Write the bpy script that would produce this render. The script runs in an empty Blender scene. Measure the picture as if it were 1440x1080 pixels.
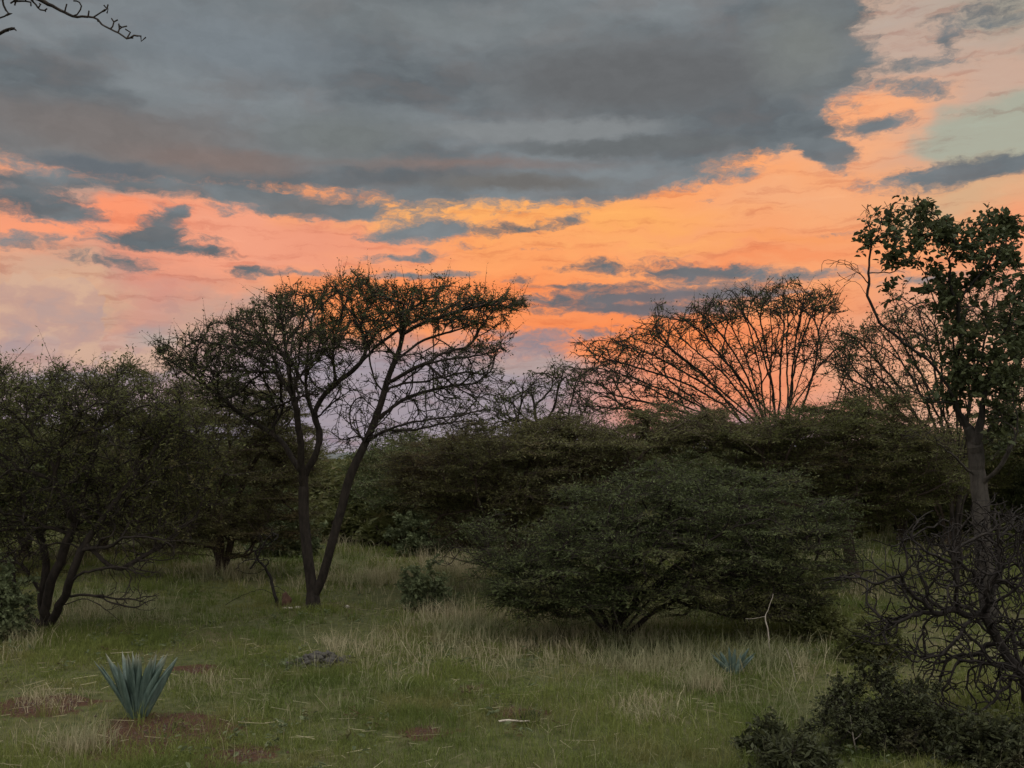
import bpy, math, random
import numpy as np
from mathutils import Vector

SC = bpy.context.scene
COL = SC.collection
PI = math.pi

# ------------------------------------------------------------------ camera
CAM_H = 2.3                      # metres above the ground
FPX = 1440.0                     # focal length in photo pixels (photo 1440 x 1080)
HORIZON = 645.0                  # photo row of the horizon
PITCH = math.atan((HORIZON - 540.0) / FPX)
cam_d = bpy.data.cameras.new('camera')
cam_d.sensor_width = 36.0
cam_d.lens = 36.0 * FPX / 1440.0
cam_d.clip_start = 0.1
cam_d.clip_end = 30000.0
cam = bpy.data.objects.new('camera', cam_d)
COL.objects.link(cam)
cam.location = (0, 0, CAM_H)
cam.rotation_euler = (PI / 2 + PITCH, 0, 0)
SC.camera = cam

SC.view_settings.view_transform = 'Standard'
SC.view_settings.look = 'None'
SC.view_settings.exposure = 0.0
SC.view_settings.gamma = 1.0
SC.cycles.use_denoising = True
try:
    SC.cycles.denoiser = 'OPENIMAGEDENOISE'
except Exception:
    pass
SC.cycles.max_bounces = 6
SC.cycles.diffuse_bounces = 3
SC.cycles.transmission_bounces = 3
SC.cycles.transparent_max_bounces = 8


def lin(r, g, b, k=1.0):
    o = []
    for c in (r, g, b):
        c = c / 255.0
        o.append(k * (c / 12.92 if c <= 0.04045 else ((c + 0.055) / 1.055) ** 2.4))
    return (o[0], o[1], o[2], 1.0)


def ray(px, py):
    a, b = (px - 720.0) / FPX, (540.0 - py) / FPX
    s, c = math.sin(PITCH), math.cos(PITCH)
    return np.array([a, c - b * s, s + b * c])


def P(px, py, D):
    d = ray(px, py)
    d = d / d[1] * D
    return np.array([d[0], d[1], d[2] + CAM_H])


def ground_z(x, y):
    x = np.asarray(x, float); y = np.asarray(y, float)
    return (0.03 * np.sin(x * 0.9 + 1.0) * np.cos(y * 0.7) + 0.015 * np.sin(x * 2.3 + y * 1.7)
            + 0.02 * np.sin(y * 0.45 + 0.6 * x))


def G(px, py):
    d = ray(px, py)
    t = CAM_H / -d[2]
    for _ in range(3):
        t = (CAM_H - float(ground_z(d[0] * t, d[1] * t))) / -d[2]
    return np.array([d[0] * t, d[1] * t, float(ground_z(d[0] * t, d[1] * t))])


# ------------------------------------------------------------------ node helpers
class NT:
    def __init__(s, tree):
        s.t = tree; s.n = tree.nodes; s.l = tree.links

    def put(s, sock, v):
        if v is None:
            return
        if isinstance(v, bpy.types.NodeSocket):
            s.l.new(v, sock)
        else:
            sock.default_value = v

    def math(s, op, a, b=None, c=None, clamp=False):
        n = s.n.new('ShaderNodeMath'); n.operation = op; n.use_clamp = clamp
        for i, v in enumerate((a, b, c)):
            s.put(n.inputs[i], v)
        return n.outputs[0]

    def vmath(s, op, a, b=None, scale=None):
        n = s.n.new('ShaderNodeVectorMath'); n.operation = op
        s.put(n.inputs[0], a)
        if b is not None: s.put(n.inputs[1], b)
        if scale is not None: s.put(n.inputs['Scale'], scale)
        return n.outputs[1] if op in ('LENGTH', 'DOT_PRODUCT') else n.outputs[0]

    def comb(s, x, y, z=0.0):
        n = s.n.new('ShaderNodeCombineXYZ')
        s.put(n.inputs[0], x); s.put(n.inputs[1], y); s.put(n.inputs[2], z)
        return n.outputs[0]

    def sep(s, v):
        n = s.n.new('ShaderNodeSeparateXYZ'); s.put(n.inputs[0], v)
        return n.outputs

    def noise(s, v, scale, detail=4.0, rough=0.55, dist=0.0, color=False):
        n = s.n.new('ShaderNodeTexNoise'); s.put(n.inputs['Vector'], v)
        n.inputs['Scale'].default_value = scale; n.inputs['Detail'].default_value = detail
        n.inputs['Roughness'].default_value = rough; n.inputs['Distortion'].default_value = dist
        return n.outputs['Color'] if color else n.outputs['Fac']

    def smooth(s, v, a, b, lo=0.0, hi=1.0, kind='SMOOTHSTEP'):
        n = s.n.new('ShaderNodeMapRange'); n.interpolation_type = kind
        s.put(n.inputs[0], v)
        for i, q in enumerate((a, b, lo, hi)):
            n.inputs[i + 1].default_value = q
        return n.outputs[0]

    def mix(s, f, a, b, blend='MIX'):
        n = s.n.new('ShaderNodeMix'); n.data_type = 'RGBA'; n.blend_type = blend
        n.clamp_factor = True
        s.put(n.inputs[0], f); s.put(n.inputs[6], a); s.put(n.inputs[7], b)
        return n.outputs[2]

    def ramp(s, f, stops, interp='LINEAR'):
        n = s.n.new('ShaderNodeValToRGB'); s.put(n.inputs[0], f)
        r = n.color_ramp; r.interpolation = interp
        while len(r.elements) < len(stops): r.elements.new(0.5)
        for e, (p, c) in zip(r.elements, stops):
            e.position = p; e.color = c
        return n.outputs[0]

    def blob(s, v, cx, cy, rx, ry, rot=0.0):
        m = s.n.new('ShaderNodeMapping'); m.vector_type = 'TEXTURE'
        s.put(m.inputs['Vector'], v)
        m.inputs['Location'].default_value = (cx, cy, 0)
        m.inputs['Rotation'].default_value = (0, 0, rot)
        m.inputs['Scale'].default_value = (rx, ry, 1)
        g = s.n.new('ShaderNodeTexGradient'); g.gradient_type = 'SPHERICAL'
        s.l.new(m.outputs[0], g.inputs[0])
        return g.outputs['Fac']


def azel(px, py):
    d = ray(px, py); d = d / np.linalg.norm(d)
    return math.degrees(math.atan2(d[0], d[1])), math.degrees(math.asin(d[2]))
OVER = 1.75        # radiance of the overcast overhead

# ------------------------------------------------------------------ sky (world, in azimuth / elevation)
world = bpy.data.worlds.new('World'); SC.world = world
world.use_nodes = True
W = NT(world.node_tree); W.n.clear()
tc = W.n.new('ShaderNodeTexCoord')
dirv = W.vmath('NORMALIZE', tc.outputs['Generated'])
dx, dy, dz = W.sep(dirv)
AZ = W.math('MULTIPLY', W.math('ARCTAN2', dx, dy), 180 / PI)
EL = W.math('MULTIPLY', W.math('ARCSINE', dz), 180 / PI)
AE = W.comb(AZ, EL)
# domain warps
AEs = W.vmath('MULTIPLY', AE, (0.6, 1.3, 1.0))
w1 = W.vmath('SUBTRACT', W.noise(AEs, 0.22, 3.0, 0.5, color=True), (0.5, 0.5, 0.5))
w2 = W.vmath('SUBTRACT', W.noise(AEs, 1.1, 5.0, 0.6, color=True), (0.5, 0.5, 0.5))
WA = W.vmath('ADD', AE, W.vmath('MULTIPLY', w1, (9.0, 4.0, 0.0)))          # for the colour washes
WA = W.vmath('ADD', WA, W.vmath('MULTIPLY', w2, (2.6, 1.6, 0.0)))
WB = W.vmath('ADD', AE, W.vmath('MULTIPLY', w1, (2.2, 0.9, 0.0)))           # for the clouds
WB = W.vmath('ADD', WB, W.vmath('MULTIPLY', w2, (1.9, 0.9, 0.0)))


def sblob(v, px, py, rx, ry, rot=0.0):
    """soft elliptical patch of sky, given by the photo's rows and columns turned into angles"""
    a, e = azel(px, py)
    k = 1 / 25.6
    return W.blob(v, a, e, rx * k, ry * k, math.radians(rot))


# clear and lit part of the sky
base = W.ramp(W.smooth(EL, -2.0, 30.0, kind='LINEAR'), [
    (0.0, lin(120, 122, 145)), (0.075, lin(140, 140, 162)), (0.13, lin(158, 146, 160)), (0.20, lin(176, 150, 150)),
    (0.30, lin(208, 152, 130)), (0.42, lin(248, 156, 112)), (0.55, lin(240, 160, 118)), (0.68, lin(205, 165, 140)), (1.0, lin(165, 162, 155))])
washes = [  # px, py, rx, ry, strength, colour
    (720, 340, 560, 150, 2.2, (255, 160, 92)),
    (1010, 270, 420, 110, 2.0, (255, 164, 98)),
    (640, 425, 330, 60, 1.8, (255, 152, 86)),
    (900, 455, 330, 70, 2.2, (252, 148, 86)),
    (1150, 340, 300, 110, 1.5, (250, 164, 108)),
    (740, 300, 300, 40, 1.5, (255, 168, 92)),
    (1000, 520, 330, 90, 1.6, (243, 146, 102)),
    (1350, 540, 220, 130, 1.1, (246, 184, 142)),
    (1330, 130, 230, 110, 1.7, (206, 168, 146)), (1225, 150, 120, 42, 1.5, (250, 172, 120)), (1200, 205, 160, 26, 1.2, (246, 174, 126)),
    (1330, 35, 210, 70, 1.6, (182, 166, 154)),
    (1440, 190, 115, 60, 2.0, (166, 169, 154)),
    (1440, 30, 130, 60, 1.3, (150, 156, 146)),
    (1350, 275, 200, 50, 1.3, (214, 172, 132)),
    (1400, 100, 80, 20, 0.9, (222, 162, 138)),
    (330, 330, 300, 70, 1.6, (243, 159, 127)),
    (130, 300, 150, 70, 1.3, (244, 150, 116)),
    (165, 292, 45, 40, 2.0, (252, 148, 106)),
    (100, 340, 95, 24, 1.7, (253, 156, 114)),
    (190, 430, 170, 80, 1.6, (210, 142, 128)),
    (60, 430, 150, 75, 1.8, (205, 166, 142)),
    (110, 425, 60, 45, 1.8, (216, 172, 140)),
    (330, 440, 120, 60, 1.4, (196, 158, 142)),
    (318, 402, 26, 34, 0.8, (240, 156, 124)),
    (40, 490, 130, 40, 1.6, (178, 154, 152)),
    (200, 500, 200, 30, 1.3, (194, 162, 152)),
    (260, 478, 70, 28, 1.3, (176, 162, 156)),
    (70, 256, 170, 20, 1.5, (186, 150, 136)), (300, 268, 120, 14, 1.0, (196, 150, 132)), (480, 330, 120, 50, 0.8, (240, 150, 118)),
    (90, 525, 260, 22, 1.3, (160, 152, 158)),
    (1090, 335, 150, 16, 1.0, (246, 150, 92)), (900, 342, 260, 14, 1.0, (255, 172, 98)), (1010, 290, 300, 16, .8, (255, 170, 104)), (780, 285, 170, 12, .9, (255, 172, 98)),
    (560, 570, 260, 90, 2.2, (153, 147, 160)),
    (700, 545, 200, 50, 1.6, (156, 148, 160)),
    (640, 296, 230, 34, 1.3, (255, 178, 98)), (830, 310, 240, 26, 1.1, (255, 174, 92)), (610, 405, 260, 34, 1.3, (252, 140, 74)), (880, 462, 260, 34, 1.4, (252, 138, 72)), (1080, 362, 190, 18, 1.1, (248, 146, 90)), (1130, 265, 160, 40, 1.1, (246, 172, 122)), (470, 320, 60, 60, .8, (236, 150, 118)),
    (1385, 105, 130, 50, 1.5, (198, 168, 150)), (1300, 60, 150, 40, 1.0, (190, 166, 152)),
    (1430, 188, 100, 50, 2.2, (164, 171, 155)),
    (745, 510, 120, 22, 1.4, (172, 156, 156)),
]
col = base
for (px, py, rx, ry, k, c) in washes:
    f = W.math('MULTIPLY', sblob(WA, px, py, rx * 1.2, ry * 1.25), k * 0.85, clamp=True)
    col = W.mix(W.smooth(f, 0.0, 1.0), col, lin(*c))
# thin streaky veil in the lit sky
veil = W.noise(W.vmath('MULTIPLY', WB, (0.35, 2.6, 1.0)), 0.7, 6.0, 0.62)
col = W.mix(W.smooth(veil, 0.50, 0.70, 0.0, 0.85), col, W.mix(1.0, col, (0.80, 0.66, 0.66, 1.0), 'MULTIPLY'))
col = W.mix(W.smooth(veil, 0.48, 0.25, 0.0, 0.55), col, W.mix(1.0, col, (1.06, 1.14, 1.16, 1.0), 'MULTIPLY'))

# soft billows in the pale cloud low on the left and the bank in the middle
bil = W.noise(W.vmath('ADD', W.vmath('MULTIPLY', WB, (0.8, 1.2, 1.0)), (51.0, 9.0, 0.0)), 0.42, 4.0, 0.55)
low = W.math('MULTIPLY', W.smooth(EL, 13.0, 5.0), W.smooth(AZ, -2.0, -14.0))
col = W.mix(W.math('MULTIPLY', low, W.smooth(bil, 0.52, 0.60)), col, W.mix(1.0, col, (0.86, 0.90, 0.98, 1.0), 'MULTIPLY'))
col = W.mix(W.math('MULTIPLY', low, W.smooth(bil, 0.47, 0.40)), col, W.mix(1.0, col, (1.10, 1.07, 1.02, 1.0), 'MULTIPLY'))

# tall pale cumulus low on the left, cauliflower edged
vor = W.n.new('ShaderNodeTexVoronoi'); vor.feature = 'F1'; vor.inputs['Scale'].default_value = 0.75
vor.inputs['Detail'].default_value = 2.0; vor.inputs['Roughness'].default_value = 0.55
W.put(vor.inputs['Vector'], W.vmath('ADD', AE, W.vmath('MULTIPLY', w1, (1.6, 1.6, 0.0))))
puff = W.math('SUBTRACT', 0.45, vor.outputs['Distance'])
tower = None
for (px, py, rx, ry, k) in [(50, 470, 130, 72, 1.5), (92, 415, 62, 44, 1.4), (118, 440, 36, 60, 1.2), (20, 415, 60, 40, 1.1), (255, 492, 95, 30, 1.3), (288, 470, 44, 22, 1.1), (380, 445, 90, 50, 0.9), (420, 480, 120, 40, 1.0), (190, 515, 140, 26, 1.2)]:
    f = W.math('MULTIPLY', sblob(AE, px, py, rx * 1.1, ry * 1.2), k, clamp=True)
    tower = f if tower is None else W.math('ADD', tower, f)
tw_m = W.smooth(W.math('ADD', tower, W.math('MULTIPLY', puff, 0.9)), 0.42, 0.66)
tw_c = W.mix(W.smooth(EL, 3.6, 9.5), lin(172, 154, 158), lin(220, 178, 148))
tw_c = W.mix(W.smooth(puff, 0.12, -0.12, 0.0, 0.8), tw_c, lin(186, 150, 142))
tw_c = W.mix(W.smooth(bil, 0.52, 0.38, 0.0, 0.6), tw_c, lin(222, 184, 152))
tw_c = W.mix(W.smooth(bil, 0.50, 0.64, 0.0, 0.6), tw_c, lin(168, 150, 152))
col = W.mix(W.math('MULTIPLY', tw_m, 0.85), col, tw_c)

# dark clouds: soft patches summed like metaballs, their edges broken by noise
clouds = [  # px, py, rx, ry, rot, weight
    (330, -60, 900, 272, 0, 4.0), (730, -40, 450, 280, 0, 3.6), (960, 0, 240, 190, -10, 3.2), (1058, 20, 138, 150, 0, 2.2),
    (560, 195, 560, 70, 0, 2.2), (860, 188, 240, 32, 2, 2.4), (960, 192, 125, 24, 0, 2.0), (710, 250, 280, 30, -2, 2.4),
    (430, 226, 260, 28, 0, 1.5), (140, 216, 240, 34, 0, 1.4), (860, 262, 90, 16, 0, 1.3), (585, 268, 50, 24, 0, 1.0),
    (1142, 192, 80, 24, -42, 2.2), (1175, 212, 40, 14, -10, 1.4), (1110, 150, 70, 40, -30, 1.3),
    # left streaks
    (35, 275, 110, 34, -6, 1.6), (90, 300, 46, 12, 0, 1.1), (30, 340, 62, 14, 4, 1.3),
    (222, 318, 52, 26, 28, 1.5), (205, 338, 118, 17, 2, 1.5), (300, 352, 62, 8, 0, 1.0), (250, 300, 20, 12, 20, 0.9),
    (165, 371, 88, 12, -3, 1.2), (345, 378, 40, 13, 0, 1.1), (410, 382, 70, 9, 0, 0.8),
    (420, 290, 125, 17, 0, 1.4), (345, 272, 60, 14, 0, 0.7),
    # middle streaks
    (620, 326, 122, 13, 3, 1.5), (600, 318, 60, 13, 0, 0.8), (745, 322, 75, 9, 8, 1.1), (800, 311, 30, 11, 15, 1.0), (545, 330, 60, 16, 0, 0.6),
    (555, 360, 80, 6, 4, 1.0), (595, 354, 34, 9, 0, 1.1), (610, 383, 95, 8, 3, 1.1), (730, 392, 45, 7, 0, 0.8),
    (835, 373, 44, 14, 0, 1.2), (790, 378, 45, 6, 0, 0.5),
    (960, 378, 120, 13, -2, 1.1), (880, 400, 160, 10, 0, 0.8), (900, 418, 200, 15, 0, 1.2), (860, 434, 130, 9, 0, 1.1), (1010, 428, 120, 9, 0, 0.8), (1100, 389, 170, 11, -1, 1.1), (980, 412, 210, 10, 0, 0.65), (900, 438, 190, 8, 0, 0.8), (1000, 380, 130, 9, 0, 0.8), (1030, 404, 90, 11, 0, 0.6),
    (1300, 395, 120, 12, 0, 0.8),
    (545, 385, 60, 7, 0, 0.7), (660, 344, 60, 5, 0, 0.6), (760, 352, 50, 5, 0, 0.5), (935, 362, 70, 6, 0, 0.6), (1090, 412, 70, 7, 0, 0.6), (800, 402, 90, 6, 0, 0.6), (780, 425, 110, 8, 0, 0.7),
    (470, 383, 60, 8, 0, 0.6), (490, 300, 60, 16, 0, 0.8), (560, 305, 90, 20, 0, 0.55), (260, 268, 180, 12, 0, 0.6), (60, 252, 130, 10, 0, 0.5), (320, 300, 30, 10, 0, 0.5),
    (1085, 205, 40, 14, -20, 0.7), (985, 262, 50, 8, -8, 0.5), (1150, 90, 70, 40, 0, 0.8), (1120, 130, 60, 30, 0, 0.7),
    (1250, 110, 120, 60, -10, 0.35), (1180, 330, 130, 8, 0, 0.4),
    (1100, 170, 60, 30, 0, 0.6), (1200, 50, 50, 40, 0, 0.45),
    (1000, 222, 150, 28, 0, 0.42), (1145, 120, 70, 90, 0, 0.5), (560, 292, 220, 22, 0, 0.42), (250, 262, 200, 14, 0, 0.5), (800, 282, 150, 12, 0, 0.4),
    # bank low in the middle
    (740, 480, 110, 22, 0, 1.0), (830, 468, 100, 12, 3, 0.8), (690, 500, 120, 20, 0, 0.8),
    # right streaks
    (1230, 178, 60, 17, 0, 1.3), (1240, 172, 30, 12, 0, 0.6), (1350, 242, 165, 19, 3, 1.6), (1395, 240, 70, 16, 0, 1.0),
    (1290, 125, 55, 14, -12, 1.0), (1310, 88, 75, 11, -4, 0.9), (1215, 78, 38, 14, 0, 0.8), (1332, 60, 30, 16, 40, 0.7),
    (1392, 25, 95, 24, 0, 1.0), (1020, 250, 52, 10, 0, 0.9), (955, 245, 44, 12, 0, 0.8), (1010, 278, 40, 6, 0, 0.6), (1060, 240, 30, 9, 0, 0.6),
    (1180, 110, 60, 22, 0, 0.6),
]
acc = None
for (px, py, rx, ry, rot, k) in clouds:
    # the axis of each patch is wider than the solid part seen, as it fades to nothing at its rim
    f = W.math('MINIMUM', W.math('MULTIPLY', sblob(WB, px, py, rx * 1.12, ry * 1.2, rot), k), 1.5)
    acc = f if acc is None else W.math('ADD', acc, f)
AEf = W.vmath('MULTIPLY', WB, (0.55, 1.25, 1.0))
n_edge = W.noise(AEf, 0.75, 6.0, 0.62)
n_fine = W.noise(W.vmath('ADD', W.vmath('MULTIPLY', WB, (0.7, 1.6, 1.0)), (31.0, 5.0, 0.0)), 2.2, 4.0, 0.65)
rag = W.math('ADD', W.math('MULTIPLY', W.math('SUBTRACT', n_edge, 0.5), 1.9), W.math('MULTIPLY', W.math('SUBTRACT', n_fine, 0.5), 1.7))
rag = W.math('MULTIPLY', rag, W.smooth(acc, 0.0, 0.3))
rag = W.math('MULTIPLY', rag, W.smooth(acc, 0.9, 1.5, 1.0, 0.25))
accn = W.math('ADD', acc, rag)
dark = W.math('ADD', W.math('MULTIPLY', W.smooth(accn, 0.12, 0.85), 0.55), W.math('MULTIPLY', W.smooth(accn, 0.35, 1.35), 0.45))
near = W.smooth(accn, -0.05, 0.40)
# body shading of the cloud: cool grey, warm grey bellies, darker core
n_big = W.noise(W.vmath('ADD', W.vmath('MULTIPLY', WB, (0.5, 1.5, 1.0)), (13.0, 7.0, 0.0)), 0.16, 3.0, 0.55)
n_med = W.noise(W.vmath('ADD', W.vmath('MULTIPLY', WB, (0.5, 1.4, 1.0)), (3.0, 21.0, 0.0)), 0.5, 4.0, 0.55)
cl = W.mix(W.smooth(n_big, 0.36, 0.62), lin(98, 105, 110), lin(128, 134, 138))
cl = W.mix(W.smooth(n_med, 0.42, 0.72, 0.0, 0.40), cl, lin(118, 111, 109))
cl = W.mix(W.smooth(n_med, 0.55, 0.30, 0.0, 0.35), cl, lin(128, 135, 138))
for (px, py, rx, ry, k, c) in [
    (900, 110, 330, 75, 1.5, (104, 106, 108)), (150, 190, 330, 60, 1.1, (122, 116, 114)), (330, 60, 240, 70, 1.2, (122, 130, 136)),
    (760, 185, 260, 20, 1.6, (132, 136, 138)), (880, 205, 230, 16, 1.6, (106, 110, 112)), (620, 230, 360, 14, 0.9, (132, 118, 114)), (300, 225, 200, 26, 1.2, (130, 117, 113)),
    (720, 258, 210, 18, 1.3, (114, 112, 110)), (480, 190, 180, 50, 1.1, (116, 121, 121)), (1130, 60, 120, 90, 1.0, (122, 126, 124)),
    (130, 232, 120, 16, 1.4, (104, 110, 116)), (620, 30, 500, 60, 0.7, (124, 130, 132)), (420, 288, 130, 24, 0.9, (116, 117, 118)),
    (960, 430, 300, 70, 0.9, (122, 112, 116)), (740, 490, 200, 50, 1.4, (150, 136, 142))]:
    f = W.math('MULTIPLY', sblob(WB, px, py, rx, ry), k, clamp=True)
    cl = W.mix(W.smooth(f, 0.0, 1.0), cl, lin(*c))
n_bil = W.noise(W.vmath('ADD', W.vmath('MULTIPLY', WB, (0.8, 1.3, 1.0)), (71.0, 2.0, 0.0)), 0.9, 5.0, 0.6)
cl = W.mix(1.0, cl, W.mix(W.smooth(n_bil, 0.3, 0.7), (0.955, 0.955, 0.955, 1), (1.045, 1.045, 1.045, 1)), 'MULTIPLY')
# the thin rim of a cloud lets warm light through
cl = W.mix(W.smooth(accn, 1.3, 0.35, 0.0, 0.42), cl, W.mix(1.0, cl, (1.45, 1.10, 0.92, 1.0), 'MULTIPLY'))
col = W.mix(0.09, col, lin(232, 190, 168))
# lit fringe: sky just off the cloud's edge glows a little
glow = W.math('MULTIPLY', near, W.math('SUBTRACT', 1.0, dark))
col = W.mix(W.math('MULTIPLY', glow, 0.40), col, W.mix(1.0, col, (1.10, 1.00, 0.92, 1.0), 'MULTIPLY'))
front = W.mix(dark, col, cl)

# rest of the dome (overhead and behind): high thin overcast after sunset over a Nishita sky
sky = W.n.new('ShaderNodeTexSky'); sky.sky_type = 'NISHITA'; sky.sun_disc = False
SUN_EL, SUN_AZ = math.radians(1.5), math.radians(7.0)
sky.sun_elevation = SUN_EL; sky.sun_rotation = SUN_AZ
over = W.mix(1.0, W.mix(1.0, sky.outputs[0], (0.10, 0.10, 0.10, 1.0), 'MULTIPLY'), W.mix(W.smooth(n_big, 0.3, 0.7), (OVER * 0.97, OVER * 0.97, OVER * 0.94, 1), (OVER * 1.12, OVER * 1.09, OVER * 1.02, 1)), 'ADD')
up = W.smooth(EL, 27.0, 52.0)
back = W.smooth(W.math('ABSOLUTE', AZ), 55.0, 110.0)
side = W.mix(W.smooth(EL, 0.0, 25.0), lin(168, 150, 150), lin(150, 152, 154))
full = W.mix(back, front, W.mix(0.5, side, over))
full = W.mix(up, full, over)
bg = W.n.new('ShaderNodeBackground'); W.put(bg.inputs[0], full); bg.inputs[1].default_value = 1.0
wo = W.n.new('ShaderNodeOutputWorld'); W.l.new(bg.outputs[0], wo.inputs[0])
try:
    world.cycles.sampling_method = 'MANUAL'; world.cycles.sample_map_resolution = 512
except Exception:
    pass

# the sun is on the horizon behind the cloud, just right of the middle: only a faint broad warm light is left of it
sun_d = bpy.data.lights.new('sun', 'SUN')
sun_d.energy = 0.10; sun_d.angle = math.radians(14); sun_d.color = (1.0, 0.62, 0.36)
sun = bpy.data.objects.new('sun', sun_d); COL.objects.link(sun)
sv = Vector((math.sin(SUN_AZ) * math.cos(math.radians(4)), math.cos(SUN_AZ) * math.cos(math.radians(4)), math.sin(math.radians(4))))
sun.rotation_euler = sv.to_track_quat('Z', 'Y').to_euler()

# ------------------------------------------------------------------ materials
def new_mat(name):
    m = bpy.data.materials.new(name); m.use_nodes = True
    t = NT(m.node_tree); t.n.clear()
    out = t.n.new('ShaderNodeOutputMaterial')
    return m, t, out


def bark_mat(name, c1, c2, scale=18.0, bump=0.6):
    m, t, out = new_mat(name)
    tc = t.n.new('ShaderNodeTexCoord')
    v = t.vmath('MULTIPLY', tc.outputs['Object'], (1.0, 1.0, 0.35))
    n = t.noise(v, scale, 6.0, 0.65)
    n2 = t.noise(tc.outputs['Object'], 2.3, 3.0, 0.5)
    c = t.mix(t.smooth(n, 0.3, 0.7), c1, c2)
    c = t.mix(t.smooth(n2, 0.5, 0.75, 0.0, 0.5), c, t.mix(1.0, c, (1.5, 1.45, 1.35, 1), 'MULTIPLY'))
    b = t.n.new('ShaderNodeBump'); b.inputs['Strength'].default_value = bump; b.inputs['Distance'].default_value = 0.02
    t.l.new(n, b.inputs['Height'])
    p = t.n.new('ShaderNodeBsdfPrincipled'); t.put(p.inputs['Base Color'], c)
    p.inputs['Roughness'].default_value = 0.9; p.inputs['Specular IOR Level'].default_value = 0.2
    t.l.new(b.outputs[0], p.inputs['Normal'])
    t.l.new(p.outputs[0], out.inputs[0])
    return m


def leaf_mat(name, c1, c2, c3=None, trans=0.25, patch=0.8, rough=0.6):
    """leaf colour varies leaf by leaf and in metre-sized patches of growth"""
    m, t, out = new_mat(name)
    geo = t.n.new('ShaderNodeNewGeometry')
    tc = t.n.new('ShaderNodeTexCoord')
    n = t.noise(tc.outputs['Object'], patch, 3.0, 0.6)
    c = t.mix(geo.outputs['Random Per Island'], c1, c2)
    if c3 is not None:
        c = t.mix(t.smooth(n, 0.52, 0.68), c, c3)
    p = t.n.new('ShaderNodeBsdfPrincipled'); t.put(p.inputs['Base Color'], c)
    p.inputs['Roughness'].default_value = rough; p.inputs['Specular IOR Level'].default_value = 0.12
    tr = t.n.new('ShaderNodeBsdfTranslucent'); t.put(tr.inputs[0], c)
    mx = t.n.new('ShaderNodeMixShader'); mx.inputs[0].default_value = trans
    t.l.new(p.outputs[0], mx.inputs[1]); t.l.new(tr.outputs[0], mx.inputs[2])
    t.l.new(mx.outputs[0], out.inputs[0])
    return m


def plain_mat(name, c1, c2, scale=20.0, rough=0.8):
    m, t, out = new_mat(name)
    tc = t.n.new('ShaderNodeTexCoord')
    c = t.mix(t.smooth(t.noise(tc.outputs['Object'], scale, 5.0, 0.6), 0.3, 0.7), c1, c2)
    p = t.n.new('ShaderNodeBsdfPrincipled'); t.put(p.inputs['Base Color'], c)
    p.inputs['Roughness'].default_value = rough
    t.l.new(p.outputs[0], out.inputs[0])
    return m


def rgb(r, g, b): return (r, g, b, 1.0)


M_BARK = bark_mat('dark_bark', rgb(.012, .009, .0075), rgb(.032, .025, .020))
M_BARK_BROWN = bark_mat('brown_bark', rgb(.028, .020, .015), rgb(.062, .045, .034))
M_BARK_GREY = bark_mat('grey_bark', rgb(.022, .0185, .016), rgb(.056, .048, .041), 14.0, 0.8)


def paint_backlit(mat, z0, z1, k):
    """backlit look of the upper limbs painted into the bark colour, darkening with height"""
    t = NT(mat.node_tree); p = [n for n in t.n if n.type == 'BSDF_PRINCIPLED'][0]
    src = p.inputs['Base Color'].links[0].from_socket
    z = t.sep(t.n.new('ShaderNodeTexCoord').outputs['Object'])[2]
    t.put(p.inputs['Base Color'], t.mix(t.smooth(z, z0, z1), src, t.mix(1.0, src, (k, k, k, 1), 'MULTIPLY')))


paint_backlit(M_BARK_GREY, 2.1, 3.3, .35)  # limbs painted dark as if backlit by the sky; lower trunk keeps its grey
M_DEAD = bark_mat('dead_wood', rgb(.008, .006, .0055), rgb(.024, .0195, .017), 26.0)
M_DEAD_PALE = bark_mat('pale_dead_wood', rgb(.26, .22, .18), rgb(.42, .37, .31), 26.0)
M_LEAF_ACACIA = leaf_mat('acacia_leaf', rgb(.034, .042, .015), rgb(.07, .080, .028), rgb(.072, .074, .03))
M_LEAF_DENSE = leaf_mat('dense_acacia_leaf', rgb(.040, .051, .021), rgb(.092, .109, .042), rgb(.092, .090, .036), trans=.38)
M_LEAF_OLIVE = leaf_mat('olive_leaf', rgb(.056, .061, .021), rgb(.112, .117, .041), rgb(.112, .092, .042), trans=.38)
M_LEAF_TAN = leaf_mat('olive_brown_leaf', rgb(.068, .066, .027), rgb(.13, .126, .05), rgb(.13, .096, .05), trans=.35, patch=.55)
M_LEAF_ROUND = leaf_mat('broad_leaf', rgb(.038, .046, .022), rgb(.080, .093, .041), rgb(.074, .078, .036), trans=.15, rough=.5)
M_LEAF_DARK = leaf_mat('dark_small_leaf', rgb(.022, .025, .012), rgb(.048, .052, .022), rgb(.052, .046, .024), trans=.1, rough=.6)
M_LEAF_GREY = leaf_mat('greyish_shrub_leaf', rgb(.075, .092, .045), rgb(.13, .15, .075), rgb(.11, .118, .058))
M_LEAF_BROWN = leaf_mat('dry_brown_leaf', rgb(.07, .048, .028), rgb(.12, .085, .05), rgb(.06, .055, .028))


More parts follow.
